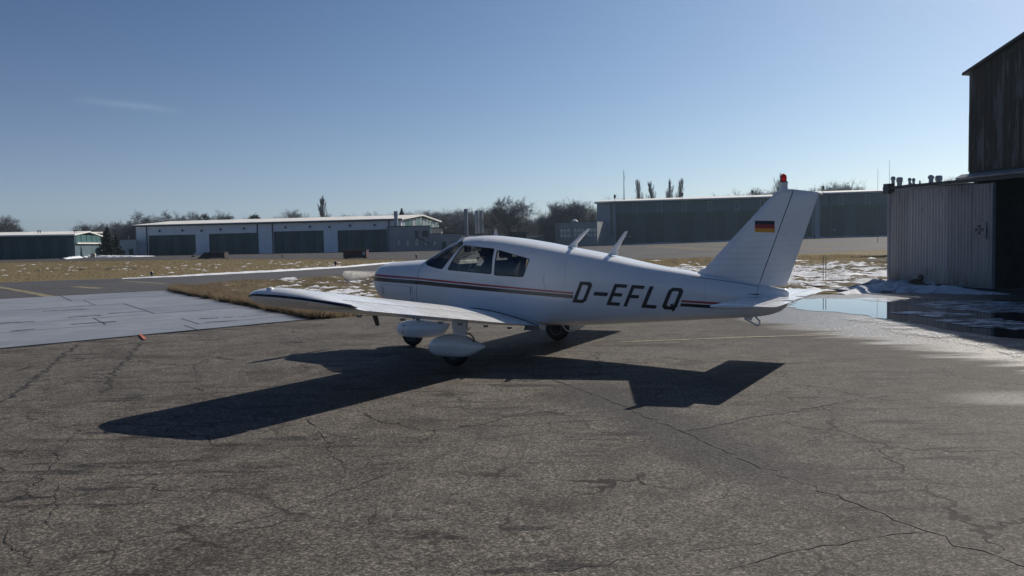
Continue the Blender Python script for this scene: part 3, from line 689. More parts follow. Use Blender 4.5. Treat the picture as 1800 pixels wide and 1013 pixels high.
# gable cladding sheets above the door rail, each its own sheet
sheets = []
tt = T0; row = 0
while tt < T0 + WID - 0.01:
    t1 = min(tt + 0.85, T0 + WID)
    for (z0, z1) in ((3.42, 5.05), (5.05, 99)):
        mb = MB(); nseg = 10; off = random.uniform(0, .012) + (.004 if z0 > 4 else .016); fr = []
        for i in range(nseg + 1):
            t = tt + (t1 - tt - .006) * i / nseg; dd = -off - .012 * math.sin(i * math.pi) - (.014 if i % 2 else 0)
            fr.append((t, dd))
        vs = []; 
        for t, dd in fr: vs += [(t, hy(dd), z0 + (0 if z0 > 4 else 0)), (t, hy(dd), min(z1 + .02, gz(t) - .03))]
        mb.add(vs, [(2 * i, 2 * i + 2, 2 * i + 3, 2 * i + 1) for i in range(nseg)]); mb.build('cladding_sheet', rusted, hang, recalc=False)
    tt = t1
wl = MB()
def gpoly(z0, t0, t1, d0, d1):
    ts = sorted({t0, t1} | ({T0 + WID / 2} if t0 < T0 + WID / 2 < t1 else set())); poly = [(t0, hy(d0), z0), (t1, hy(d0), z0)] + [(t, hy(d0), gz(t) - .035) for t in reversed(ts)]
    wl.prism(poly, (0, hy(d1 - d0), 0))
gpoly(3.3, T0, T0 + WID, .01, .16)                                         # gable backing
DOOR1 = T0 + 8.0
wl.box(DOOR1, T0 + WID, hy(.01), hy(.16), -.2, 3.29)                        # wall right of the opening
wl.box(T0, T0 + .16, hy(.17), hy(24), -.2, ZE - .04); wl.box(T0 + WID - .16, T0 + WID, hy(.17), hy(24), -.2, ZE - .04); wl.box(T0 + .17, T0 + WID - .17, hy(23.8), hy(24), -.2, ZE)
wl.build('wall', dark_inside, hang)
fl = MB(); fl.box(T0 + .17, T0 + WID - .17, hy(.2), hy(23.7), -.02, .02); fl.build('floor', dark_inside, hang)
rf = MB()
for (ta, tb_) in ((T0 - .13, T0 + WID / 2), (T0 + WID / 2, T0 + WID + .32)):
    za = gz(ta) if ta < T0 + WID / 2 - .01 else gz(ta); zb = gz(tb_)
    rf.prism([(ta, hy(-.16), za), (tb_, hy(-.16), zb), (tb_, hy(-.16), zb + .07), (ta, hy(-.16), za + .07)], (0, hy(24.5), 0))
rf.build('roof', trim_dark, hang)
# door rail and hood
rl = MB(); rl.box(-.15, DOOR1 + .3, hy(-.20), hy(-.06), 3.10, 3.20); rl.box(-.10, .16, hy(-.22), hy(.02), 2.97, 3.30); rl.build('door_rail', trim_dark, hang)
hd = MB(); hd.prism([(3.05, hy(-.02), 3.215), (3.05, hy(-.22), 3.215), (3.05, hy(-.24), 3.25), (3.05, hy(-.02), 3.36)], (DOOR1 - 3.0, 0, 0)); hd.build('rail_hood', grey_metal, hang)
# corrugated sliding door leaf
door = None
mb = MB(); mb.box(.10, HLEN - .06, hy(-.055), hy(-.04), .05, 3.03); door = mb.build('sliding_door', grey_metal, hang)
NP = 33; pitch = (HLEN - .16) / NP; rd = random.Random(4); i0 = 0
for cnt in (7, 7, 6, 7, 6):                                     # separate corrugated sheets lapping each other, a little dented
    mb = MB(); vs = []; off = rd.uniform(0, .006); nz_ = 7; tl = rd.uniform(-.004, .004); z0 = .07 + rd.uniform(0, .03); z1 = 3.02; amp = [rd.uniform(.013, .019) for _ in range(cnt + 1)]
    for i in range(cnt * 8 + 3):
        t = .10 + pitch * (i0 + i / 8); A_ = amp[min(cnt, i // 8)]
        for k in range(nz_): z = z0 + (z1 - z0) * k / (nz_ - 1); vs.append((t, hy(-.098 - off - tl * z - A_ * math.cos(2 * math.pi * i / 8) + .012 * (float(fbm(np.array(t * 1.3), np.array(z * 1.1), 6, 2)) - .5)), z))
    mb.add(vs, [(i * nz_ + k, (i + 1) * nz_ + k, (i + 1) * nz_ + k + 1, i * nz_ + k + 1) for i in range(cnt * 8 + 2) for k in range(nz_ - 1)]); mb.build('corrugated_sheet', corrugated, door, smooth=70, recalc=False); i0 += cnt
mb = MB(); mb.box(0, .095, hy(-.13), hy(-.03), .03, 3.04); mb.box(HLEN - .058, HLEN, hy(-.14), hy(-.03), .03, 3.04); mb.box(.10, HLEN - .06, hy(-.075), hy(-.03), .03, .12); mb.box(.10, HLEN - .06, hy(-.075), hy(-.03), 2.9, 3.03); mb.build('door_frame', grey_metal, door)
mb = MB(); mb.tube([(HLEN - .16, hy(-.13), 1.45), (HLEN - .16, hy(-.19), 1.47), (HLEN - .16, hy(-.19), 1.68), (HLEN - .16, hy(-.13), 1.70)], .012); mb.build('handle', trim_dark, door)
def door_tz(u, v):
    d = ray(u, v); p0 = HA + hn * .14; t = (p0 - Vector((0, 0, CAM_H))).dot(hn) / d.dot(hn); P = Vector((0, 0, CAM_H)) + d * t; return (P - HA).dot(hu), P.z
(t0, z1), (t1, z0) = door_tz(1711, 391), door_tz(1733, 417.5)
mb = MB(); mb.box(t0, t1, hy(-.145), hy(-.125), z0, z1); sign = mb.build('emblem_plate', M('plate_grey', (0.27, 0.265, 0.26), .5), door)
(ct, cz) = door_tz(1722, 404); sx = (t1 - t0) * .38; sz = sx * .92
def cross(s, d0, d1, mat, nm):
    mb = MB()
    for (ax, az) in ((1, 0), (-1, 0), (0, 1), (0, -1)):
        px_, pz_ = -az, ax; i0, i1, w0, w1 = .16 * s, s, .10 * s, .46 * s
        poly = [(i0, -w0), (i1, -w1), (i1, w1), (i0, w0)]
        mb.prism([(ct + ax * a + px_ * b, hy(d0), cz + (az * a + pz_ * b) * .92) for a, b in poly], (0, hy(d1 - d0), 0))
    return mb.build(nm, mat, door)
cross(sx * 1.0, -.146, -.150, M('emblem_pale', (0.4, 0.4, 0.4), .5), 'emblem_border'); cross(sx * .9, -.151, -.155, black_paint, 'emblem_cross')
mb = MB(); (kt, kz) = door_tz(1618, 488); mb.lathe([(.0, -.17), (.09, -.17), (.11, -.15), (.10, -.12)], (kt, 0, kz), 12, 'y') if SGN > 0 else mb.lathe([(.0, .17), (.09, .17), (.11, .15), (.10, .12)], (kt, 0, kz), 12, 'y')
mb.build('vent_cap', black_paint, door)
# low foundation strip under the leaf
mb = MB(); mb.box(-.2, HLEN + .1, hy(-.16), hy(.0), -.05, .03); mb.build('door_sill', soil, hang)

# low building far behind the sliding door with roof ventilators
def rel(u, v, Y): return AT(u, v, Y)
WS_Y = 62.0
wa, wb = AT(1572, 329, WS_Y), AT(1720, 322, WS_Y); wx = AT(1569, 329, WS_Y + 3).x - wa.x
wk = empty('workshop', (wa.x, WS_Y, hgt(wa.x, WS_Y)), 0, 'low flat workshop behind the sliding door, roof crowded with ventilators', 'workshop')
mb = MB(); zt = wa.z + .0 - hgt(wa.x, WS_Y); mb.box(wx + .1, wb.x - wa.x + 6, 0, 3, -1.3, zt); mb.build('wall', hall_grey, wk)
mb = MB(); mb.box(wx, wb.x - wa.x + 6.2, -.1, 3.1, zt + .003, zt + .2); mb.build('roof', trim_dark, wk)
def vent(u0, u1, vt, kind):
    a, b_ = AT(u0, vt, WS_Y + 2), AT(u1, vt, WS_Y + 2); x = (a.x + b_.x) / 2 - wa.x; r = (b_.x - a.x) / 2; z1 = a.z - hgt(wa.x, WS_Y); z0 = zt + .2; H = z1 - z0; mb = MB()
    if kind == 'cap': prof = [(r * .72, 0), (r * .72, H * .62), (r, H * .64), (r, H * .86), (r * .6, H)]
    elif kind == 'box': prof = [(r * .75, 0), (r * .8, H * .45), (r * 1.0, H * .5), (r, H * .85), (r * .75, H)]
    else: prof = [(r * .8, 0), (r * .7, H * .7), (r * .35, H)]
    mb.lathe([(rr, z0 + h) for rr, h in prof], (x, 2.0, 0), 8 if kind == 'box' else 14); mb.build('roof_vent', M('galvanised', (.30, .32, .34), .45, metal=.5), wk, smooth=35)
for args in [(1566, 1574, 310.5, 'cap'), (1575.5, 1587, 312, 'box'), (1596, 1602, 313, 'cap'), (1603, 1609, 313.5, 'cap'), (1615, 1619, 317, 'cone'), (1631.5, 1642, 308, 'cap'), (1644, 1656.5, 309, 'box')]: vent(*args)
for (u, vt, hgt_l) in ((1563.5, 282, 'slim whip aerial rising left of the roof ventilators'), (1543, 297, 'thin whip aerial above the far right dark hangar')):
    g = AT(u, 335, 120); t = AT(u, vt, 120); mb = MB(); mb.tube([(0, 0, 0), (0, 0, t.z)], [.035, .02], 5); o = mb.build('aerial', grey_metal); o.location = (g.x, 120, 0); tag(o, hgt_l, 'aerial', 'whip aerials')

# ================================================================== FAR HANGARS
class Wall:
    """vertical wall through two ground points given as (image column, distance)"""
    def __init__(s, uL, DL, uR, DR):
        a, b = AT(uL, 430, DL), AT(uR, 430, DR); s.A = Vector((a.x, a.y, 0)); B = Vector((b.x, b.y, 0)); d = B - s.A; s.L = d.length; s.u = d.normalized(); s.rz = math.atan2(s.u.y, s.u.x)
        s.inn = Vector((-s.u.y, s.u.x, 0))                       # away from the viewer = local +y
    def tz(s, u, v):
        d = ray(u, v); c = Vector((0, 0, CAM_H)); t = (s.A - c).dot(s.inn) / d.dot(s.inn); P = c + d * t; return (P - s.A).dot(s.u), P.z
    def rect(s, u0, v0, u1, v1):
        (a, b), (c, d) = s.tz(u0, v0), s.tz(u1, v1); return a, c, min(b, d), max(b, d)
def wall_with_openings(mb, L, H, ops, d0=0.0, d1=.3, zb=-.6, x0=0.0):
    """ops = (t0,t1,z0,z1) sorted by t, not overlapping"""
    x = x0
    for (a, b, z0, z1) in ops:
        if a > x + .01: mb.box(x, a, d0, d1, zb, H)
        if z0 > zb + .02: mb.box(a, b, d0, d1, zb, z0)
        if H > z1 + .01: mb.box(a, b, d0, d1, z1, H)
        x = b
    if L > x + .01: mb.box(x, L, d0, d1, zb, H)
def leafs(par, t0, t1, z0, z1, k, mats, d=.12, nm='door_leaf', gap=.03):
    w_ = (t1 - t0) / k
    for i in range(k):
        mb = MB(); dd = d + (.05 if i % 2 else 0); mb.box(t0 + i * w_ + gap / 2, t0 + (i + 1) * w_ - gap / 2, dd, dd + .06, z0, z1)
        mb.build(nm, mats[i % len(mats)], par)
def window(par, t0, t1, z0, z1, cols=1, rows=1, fm=trim_dark, pm=pane_mat, d=-.03, fw=.07):
    mb = MB(); xs_ = np.linspace(t0, t1, cols + 1); zs_ = np.linspace(z0, z1, rows + 1)
    for x in xs_: mb.box(x - fw / 2, x + fw / 2, d, d + .14, z0 - fw / 2, z1 + fw / 2)
    for i in range(cols):
        for z in zs_: mb.box(xs_[i] + fw / 2 + .001, xs_[i + 1] - fw / 2 - .001, d + .005, d + .135, z - fw / 2, z + fw / 2)
    fr = mb.build('window', fm, par)
    for i in range(cols):
        for j in range(rows):
            mb = MB(); mb.box(xs_[i] + fw / 2, xs_[i + 1] - fw / 2, d + .07, d + .09, zs_[j] + fw / 2, zs_[j + 1] - fw / 2); mb.build('pane', pm, fr)
    return fr

# -- middle hangar
W = Wall(240, 175, 706, 163.5); H = 6.15
hg = empty('hangar', W.A, W.rz, 'long pale hangar with four dark sliding doors and lamps under a cream roof', 'hangar')
dpx = [(262, 415, 344, 448), (368, 412, 453, 446), (482, 408, 569, 443), (594, 406, 683, 440)]
ops = []
for q in dpx: a, b_, z0, z1 = W.rect(*q); ops.append((a, b_, -.6, z1))
mb = MB(); wall_with_openings(mb, W.L, H, ops); mb.box(0, .3, .31, 26, -.6, H); mb.box(.31, W.L, 25.7, 26, -.6, H); mb.build('wall', hall_white, hg)
for (a, b_, z0, z1) in ops:
    mb = MB(); mb.box(a - .08, a, -.03, .25, 0, z1 + .08); mb.box(b_, b_ + .08, -.03, .25, 0, z1 + .08); mb.box(a, b_, -.03, .25, z1, z1 + .08); dr = mb.build('hangar_door', trim_dark, hg)
    leafs(dr, a + .02, b_ - .02, -.2, z1 - .01, 6, [door_dark, door_dark2])
for u in (258, 452.5, 479, 683.5):
    t, _ = W.tz(u, 430); mb = MB(); mb.box(t + .01, t + .25, -.10, -.003, 0, H - .05); mb.build('drainpipe', trim_dark, hg)
for (u, v) in [(281.5, 406.5), (321.5, 405.5), (355, 406), (388.5, 403.5), (430, 402), (502.5, 400), (545.5, 399), (580, 399.5), (616, 397), (659, 396)]:
    t, z = W.tz(u, v); mb = MB(); mb.lathe([(.12, 0), (.2, .12), (.22, .34), (.1, .42)], (t, -.26, z - .2), 8); mb.box(t - .05, t + .05, -.22, -.002, z, z + .08); mb.build('wall_lamp', trim_dark, hg)
mb = MB()
for sgn, (y0, y1, z0, z1) in ((1, (-.7, 13, H - .05, H + 1.05)), (-1, (13, 26.7, H + 1.05, H - .05))):
    mb.prism([(-.5, y0, z0), (-.5, y1, z1), (-.5, y1, z1 + .28), (-.5, y0, z0 + .28)], (W.L + 1.0, 0, 0))
mb.build('roof', roof_snow, hg)
mb = MB(); mb.box(-.5, W.L + .5, -.86, -.72, H - .16, H + .10); mb.build('gutter', trim_dark, hg)
# glazed end wall, seen at an angle
L0 = W.L; mb = MB(); mb.box(L0 - .3, L0, .31, 25.6, -.6, 3.4); mb.build('end_wall', hall_grey, hg)
k = 11
for i in range(k):
    y0, y1 = .4 + 25.2 * i / k, .4 + 25.2 * (i + 1) / k; zt0 = H + .9 * (1 - abs((y0 + y1) / 2 - 13) / 13) - .2
    mb = MB(); mb.box(L0 - .16, L0 - .08, y0 + .12, y1 - .12, 3.45, zt0); mb.build('glazing_panel', glass_green if i % 3 else trim_pale, hg)
    mb = MB(); mb.box(L0 - .25, L0 - .02, y0 - .1, y0 + .1, 3.41, zt0); mb.build('glazing_post', trim_pale, hg)
# flue pipe beside it
def pipe(u, v0, v1, D, wpx, label, top=True, group=None, mat=trim_pale, base=None):
    a, b_ = AT(u - wpx / 2, v1, D), AT(u + wpx / 2, v0, D); r = (b_.x - a.x) / 2; x = (a.x + b_.x) / 2; z0 = 0 if base is None else base; o = empty('steel_chimney', (x, D, z0), 0, label, 'chimney', group)
    mb = MB(); mb.lathe([(r, 0), (r, b_.z - z0 - .8), (r * .98, b_.z - z0)], (0, 0, 0), 14); mb.build('stack', mat, o, smooth=35)
    if top: mb = MB(); mb.lathe([(r * 1.1, b_.z - z0 - .9), (r * 1.1, b_.z - z0 + .05)], (0, 0, 0), 14); mb.build('cowl', mat, o, smooth=35)
    mb = MB(); mb.lathe([(r * 1.15, 0), (r * 1.15, .3)], (0, 0, 0), 14); mb.build('collar', grey_metal, o, smooth=35)
    return o
# -- grey office block in front of its end
W = Wall(686, 157, 811, 160)
of = empty('office_block', W.A, W.rz, 'dark grey flat-roofed office with five tall ground floor windows beside the hangar', 'office')
tS, _ = W.tz(757, 420); Hh = W.tz(720, 398.5)[1]; Hl = W.tz(790, 411.5)[1]
wins = [(697.5, 421, 705, 434), (713.5, 421, 721, 434), (729, 421, 736.5, 433.5), (745, 420.5, 752.5, 433)]; win2 = [(760.5, 420, 768, 432.5)]
mb = MB(); wall_with_openings(mb, tS, Hh, [W.rect(*q) for q in wins]); mb.box(0, tS, .31, 9, 0, Hh - .02); 
ops2 = [W.rect(*q) for q in win2]; wall_with_openings(mb, W.L, Hl, ops2, x0=tS); mb.box(tS + .001, W.L, .31, 9, 0, Hl - .02); mb.build('wall', hall_grey, of)
for q in wins + win2: a, b_, z0, z1 = W.rect(*q); window(of, a, b_, z0, z1, 1, 1); mb = MB(); mb.box(a, b_, -.02, .02, z0 + (z1 - z0) * .70, z0 + (z1 - z0) * .76); mb.build('transom', trim_dark, of)
mb = MB(); mb.box(-.1, tS + .1, -.12, 9.1, Hh, Hh + .15); mb.box(tS + .11, W.L + .1, -.12, 9.1, Hl, Hl + .15); mb.build('roof', trim_dark, of)
a, b_, z0, z1 = W.rect(742.5, 406, 753.5, 416); mb = MB(); mb.box(a, b_, -.08, -.005, z0, z1); g_ = mb.build('louvre_vent', trim_dark, of)
a, b_, z0, z1 = W.rect(729, 406, 735, 418); mb = MB(); mb.box(a, b_, -.06, -.004, z0, z1); mb.build('door', door_dark2, of)
(ta, za), (tb2, zb2) = W.tz(735, 418), W.tz(757, 430); mb = MB(); mb.prism([(ta, -.5, za), (tb2, -.5, zb2), (tb2, -.5, zb2 + .12), (ta, -.5, za + .12)], (0, .4, 0)); mb.tube([(ta, -.5, za + 1), (tb2, -.5, zb2 + 1)], .03, 5); mb.build('outside_stair', trim_dark, of)
a, b_, z0, z1 = W.rect(776.5, 425, 784, 436.5); mb = MB(); mb.box(a, b_, -.05, -.004, 0, z1); mb.build('door', trim_dark, of)
a, b_, z0, z1 = W.rect(794, 425, 807, 432); window(of, a, b_, z0, z1, 2, 1, pm=trim_dark)
pipe(696, 372, 398, 161, 6, 'stainless flue pipe rising at the corner of the grey office')
g = AT(758, 411, 172); g2 = AT(775, 401.5, 172); pe = empty('roof_cabin', (g.x, 172, 0), 0, 'small cream cabin block seen above the low office roof', 'cabin')
mb = MB(); mb.box(0, g2.x - g.x, 0, 4, 0, g2.z); mb.build('wall', cream, pe); mb = MB(); mb.box(-.2, g2.x - g.x + .9, -.3, 4.3, g2.z + .003, g2.z + .2); mb.build('roof', trim_dark, pe)
# cream portable building
g = AT(811, 425, 168); g2 = AT(850, 412.5, 168); po = empty('portable_cabin', (g.x, 168, 0), 0, 'cream portable cabin with narrow dark windows behind the windshield', 'cabin')
mb = MB(); Lc = g2.x - g.x; mb.box(0, Lc, 0, 5, 0, g2.z); mb.build('wall', cream, po); mb = MB(); mb.box(-.15, Lc + .15, -.15, 5.1, g2.z + .003, g2.z + .22); mb.build('roof', trim_dark, po)
for f in (.06, .17, .30, .50, .68, .85): window(po, Lc * f, Lc * f + .45, g2.z - 1.9, g2.z - .5, 1, 1, pm=trim_dark)
pipe(819.5, 368, 421, 150, 5, 'slim steel chimney with bracketed top, left of the twin stacks', True, mat=grey_metal)
pipe(838.5, 371, 411, 178, 6.5, 'left one of the two pale steel stacks above the cabin roof', False)
pipe(846, 370, 411, 179, 6, 'right one of the two pale steel stacks above the cabin roof', False)
# tail of a parked aircraft far off, shown only by its fin above the roof line
D = 120; g = AT(872, 415, D); tp = empty('parked_airplane', (g.x, D, hgt(g.x, D)), R(200), 'distant parked airplane of which the pale tail fin shows above the cockpit roof', 'airplane')
zt = AT(872, 402.5, D).z - hgt(g.x, D); mb = MB(); mb.prism([(-.42, -.05, zt - 1.3), (.42, -.05, zt - 1.3), (.2, -.05, zt), (-.12, -.05, zt)], (0, .1, 0)); mb.build('tail_fin', M('pale_paint', (.6, .6, .58), .4), tp)
mb = MB(); mb.lathe([(.02, 0), (.18, .05), (.5, 2.2), (.55, 4), (.4, 5.4), (.1, 5.9)], (-.2, 0, zt - 1.6), 12, 'x'); mb.build('fuselage', M('pale_paint_b', (.6, .6, .58), .4), tp, smooth=40)
mb = MB(); mb.box(2.6, 3.9, -4.6, 4.6, zt - 1.9, zt - 1.75); mb.box(-.1, .6, -1.5, 1.5, zt - 1.45, zt - 1.38); mb.build('wing', M('pale_paint_c', (.6, .6, .58), .4), tp)
for s in (-1, 1): mb = MB(); mb.lathe([(.1, -.06), (.2, -.05), (.2, .05), (.1, .06)], (3.0, s * 1.3, .2), 12, 'y'); mb.build('wheel', rubber, tp)
mb = MB(); mb.tube([(3.0, -1.3, .2), (3.1, -1.0, zt - 1.8), (3.1, 1.0, zt - 1.8), (3.0, 1.3, .2)], .05, 6); mb.build('undercarriage', grey_metal, tp)
# dark lean-to and brown mound roof
g = AT(896, 416, 150); g2 = AT(925, 405, 150); sh = empty('dark_shed', (g.x, 150, hgt(g.x, 150)), 0, 'low dark shed under the big bare tree above the cabin roof', 'shed')
mb = MB(); mb.box(0, g2.x - g.x, 0, 5, -.3, g2.z - .3); mb.build('wall', trim_dark, sh); mb = MB(); mb.prism([(-.2, -.3, g2.z - .45), (g2.x - g.x + .4, -.3, g2.z - .62), (g2.x - g.x + .4, -.3, g2.z - .4), (-.2, -.3, g2.z - .2)], (0, 5.6, 0)); mb.build('roof', door_dark, sh)
# grey building with three windows left of big hangar
W = Wall(960, 182, 1050, 178); oB = empty('grey_building', W.A, W.rz, 'grey flat-roofed building with three wide windows left of the big hangar', 'building')
tq, _ = W.tz(975, 410); Hq = W.tz(1012, 391)[1]; Hp = W.tz(967, 396.5)[1]
wn = [(984, 402, 1003, 418), (1007.5, 401.5, 1027, 417.5), (1030.5, 400.5, 1049, 417)]
mb = MB(); wall_with_openings(mb, W.L, Hq, [W.rect(*q) for q in wn], x0=tq); mb.box(tq + .01, W.L, .31, 8, -.3, Hq - .02); mb.build('wall', hall_grey, oB)
mb = MB(); mb.box(0, tq, -1.0, 7, -.3, Hp); mb.build('porch', trim_dark, oB); mb = MB(); mb.box(tq, W.L, -.08, 8.1, Hq + .002, Hq + .12); mb.build('roof', hall_blue_dark, oB)
for q in wn: a, b_, z0, z1 = W.rect(*q); window(oB, a, b_, z0, z1, 3, 2)
(ta, za) = W.tz(1005.5, 390); mb = MB(); mb.lathe([(.75, 0), (.7, .25), (.4, .48), (.05, .55)], (ta, 2, Hq + .12), 12); mb.build('skylight_dome', roof_snow, oB, smooth=60)
(ta, za) = W.tz(936, 418); mb = MB(); mb.box(ta, 0, 0, 4, -.3, za + .15); mb.build('lean_to', hall_blue_dark, oB); mb = MB(); mb.prism([(ta - .2, -.2, za + .16), (-.02, -.2, za + .36), (-.02, -.2, za + .5), (ta - .2, -.2, za + .3)], (0, 4.4, 0)); mb.build('lean_to_roof', roof_snow, oB)

# -- big dark hangars on the right
def big_hangar(uL, DL, uR, DR, vroof, wallpx, doorpx, ladders, lamps, label, marks):
    W = Wall(uL, DL, uR, DR); o = empty('large_hangar', W.A, W.rz, label, 'hangar'); Hr = W.tz(*vroof)[1]
    a, b_, z0, z1 = W.rect(*doorpx); b_ = min(b_, W.L - .2)
    mb = MB(); mb.box(0, a, 0, .3, -.6, Hr); mb.box(b_, W.L, 0, .3, -.6, Hr); mb.box(0, .3, .31, 30, -.6, Hr); mb.box(W.L - .3, W.L, .31, 30, -.6, Hr); mb.box(.31, W.L - .31, 29.7, 30, -.6, Hr); mb.build('wall', hall_blue, o)
    k = max(2, int((b_ - a) / 3.2)); w_ = (b_ - a) / k
    for i in range(k): mb = MB(); mb.box(a + i * w_ + .015, a + (i + 1) * w_ - .015, .02, .12, z1, Hr); mb.build('fascia_panel', hall_blue_dark, o)
    mb = MB(); mb.box(a, b_, .13, .3, z1, Hr); mb.build('fascia_backing', trim_dark, o)
    dr = MB(); dr.box(a, b_, -.05, .25, z1 - .12, z1 - .001); dr = dr.build('hangar_door', trim_dark, o)
    leafs(dr, a, b_, -.2, z1 - .13, max(2, int((b_ - a) / 2.2)), [door_dark, door_dark, door_dark2], d=.08)
    for (u, v) in marks:
        t, z = W.tz(u, v); mb = MB(); mb.box(t - .22, t + .22, .05, .079, z - .14, z + .14); mb.build('pale_notice', trim_pale, dr)
    mb = MB(); mb.prism([(-.4, -.9, Hr), (-.4, 15, Hr + 1.10), (-.4, 15, Hr + 1.35), (-.4, -.9, Hr + .28)], (W.L + .8, 0, 0)); mb.prism([(-.4, 15, Hr + 1.10), (-.4, 30.8, Hr), (-.4, 30.8, Hr + .28), (-.4, 15, Hr + 1.35)], (W.L + .8, 0, 0)); mb.build('roof', roof_snow, o)
    mb = MB(); mb.box(-.4, W.L + .4, -1.04, -.92, Hr - .22, Hr - .03); mb.build('gutter', trim_dark, o)
    for u in ladders:
        (t, zt_) = W.tz(u, 358); mb = MB(); zl = Hr - .35
        for s in (-.42, .42): mb.box(t + s - .05, t + s + .05, -.14, -.04, z1 - .3, zl)
        mb.box(t - .36, t + .36, -.12, -.06, zl - 1.9, zl - 1.8); mb.box(t - .36, t + .36, -.12, -.06, zl - .16, zl - .06); mb.build('guide_bracket', trim_pale, o)
    for u in lamps:
        t, _ = W.tz(u, 345); mb = MB(); mb.tube([(t, -.3, Hr + .3), (t, -.3, Hr + 1.0)], .05, 6); mb.box(t - .22, t + .22, -.5, -.2, Hr + .95, Hr + 1.7); mb.build('floodlight', trim_dark, o)
    t, _ = W.tz(uL + 24, 400)
    mb = MB(); mb.box(t, t + .3, -.22, -.003, 2.2, Hr - .1); mb.build('drainpipe', trim_dark, o)
    return W, o, Hr
Wb, bo, Hb = big_hangar(1050, 190, 1431, 178, (1053, 357), None, (1082, 376, 1427, 430), [1116.5, 1159.5, 1202.7, 1248, 1295, 1340, 1388], [1081, 1199.5, 1322], 'very long dark blue hangar behind the tail fin with lamps on the roof edge', [(1099.5, 416), (1107.5, 416)])
Wc, _o, _h = big_hangar(1432, 177, 1640, 170, (1451, 341.5), None, (1441, 362, 1636, 425), [1478, 1525, 1572], [1446.7, 1600], 'dark hangar between the tail fin and the old corrugated door, right of the longest one', [(1458, 404.5), (1467, 404.5)])
def wall_bank(W, t0, t1, lab, sd):
    pts = []
    for i in range(9): t = t0 + (t1 - t0) * i / 8; p = W.A + W.u * t - W.inn * (.9 + .3 * math.sin(i * 2.1)); pts.append((p.x, p.y, .55 + .2 * math.sin(i * 1.7 + sd), .16 + .08 * math.cos(i * 2.3)))
    heap('snow_bank', pts, snow_mat, sd, .5, lab)
wall_bank(Wb, -4.0, Wb.L - .5, 'narrow snow bank along the foot of the longest dark hangar', 6)
wall_bank(Wc, 0.3, Wc.L, 'narrow snow bank along the foot of the dark hangar beyond the tail fin', 8)
g = AT(1097, 352, 196); t = AT(1097, 299.5, 196); ma = empty('radio_mast', (g.x, 196, 0), 0, 'tall slim radio mast rising above the long dark hangar roof', 'mast')
mb = MB(); mb.tube([(0, 0, 0), (0, 0, g.z), (0, 0, t.z)], [.14, .13, .06], 6); mb.build('pole', grey_metal, ma); mb = MB()
for f in (1.2, 1.7): mb.tube([(0, 0, t.z - f), (.25, 0, t.z - f), (.25, 0, t.z - f - .5)], .04, 5)
mb.build('antenna_arm', grey_metal, ma)

# -- left hangar and annexes
W = Wall(-40, 148, 131, 152); H0 = W.tz(60, 415.5)[1]; lh = empty('hangar', W.A, W.rz, 'dark hangar at the left edge with one wide door under a snow-white roof', 'hangar')
mb = MB(); mb.box(0, W.L, .2, .4, -.5, H0); mb.box(0, .3, .41, 22, -.5, H0); mb.box(W.L - .3, W.L, .41, 22, -.5, H0); mb.build('wall', hall_blue_dark, lh)
mb = MB(); mb.box(0, W.L, .0, .19, H0 - .5, H0); dr = mb.build('hangar_door', door_dark, lh); leafs(dr, 0, W.L, -.2, H0 - .51, 12, [door_dark, door_dark2], d=.05)
mb = MB(); mb.prism([(-.3, -.8, H0 + .02), (-.3, 11, H0 + .75), (-.3, 11, H0 + 1.0), (-.3, -.8, H0 + .25)], (W.L + .6, 0, 0)); mb.prism([(-.3, 11, H0 + .75), (-.3, 22.6, H0), (-.3, 22.6, H0 + .25), (-.3, 11, H0 + 1.0)], (W.L + .6, 0, 0)); mb.build('roof', roof_snow, lh)
for u in (51.5, 55.5, 117.5, 121): t_, _ = W.tz(u, 412); mb = MB(); mb.lathe([(.06, 0), (.06, .35), (.14, .36), (.14, .6)], (t_, 5.5, H0 + .55), 8); mb.build('roof_vent', trim_dark, lh)
L0 = W.L
for i in range(5):
    y0, y1 = .5 + 21 * i / 5, .5 + 21 * (i + 1) / 5; mb = MB(); mb.box(L0 + .02, L0 + .10, y0 + .2, y1 - .2, 2.9, H0 + .2); mb.build('glazing_panel', glass_green, lh)
mb = MB(); mb.box(L0 + .02, L0 + .4, .5, 21.5, 2.6, 2.85); mb.build('canopy_edge', roof_snow, lh)
W2 = Wall(131.5, 165, 176, 172); an = empty('glazed_annex', W2.A, W2.rz, 'annex with green clerestory glazing between the left hangar and the conifer', 'annex')
Z1 = W2.tz(150, 411.5)[1]; Zc = W2.tz(150, 428.5)[1]; mb = MB(); mb.box(0, W2.L, 0, 8, -.3, Zc - .2); mb.build('wall', hall_grey, an)
for i in range(3): mb = MB(); w3 = W2.L / 3; mb.box(i * w3 + .18, (i + 1) * w3 - .18, .1, .2, Zc + .15, Z1); mb.build('glazing_panel', glass_green, an); mb = MB(); mb.box(i * w3 - .1, i * w3 + .16, .0, .3, Zc + .15, Z1); mb.build('glazing_post', trim_pale, an)
mb = MB(); mb.box(-.2, W2.L + .2, -.4, 8, Zc - .19, Zc + .13); mb.build('canopy_edge', roof_snow, an); mb = MB(); mb.prism([(-.2, -.6, Z1 + .02), (W2.L + .2, -.6, Z1 + .14), (W2.L + .2, -.6, Z1 + .45), (-.2, -.6, Z1 + .33)], (0, 9, 0)); mb.build('roof', roof_snow, an)
a, b_, z0, z1 = W2.rect(144, 440, 149, 444); window(an, a, b_, z0, z1, 1, 1, pm=trim_dark); a, b_, z0, z1 = W2.rect(134, 441, 138.5, 450); mb = MB(); mb.box(a, b_, -.06, -.004, 0, z1); mb.build('door', trim_dark, an)
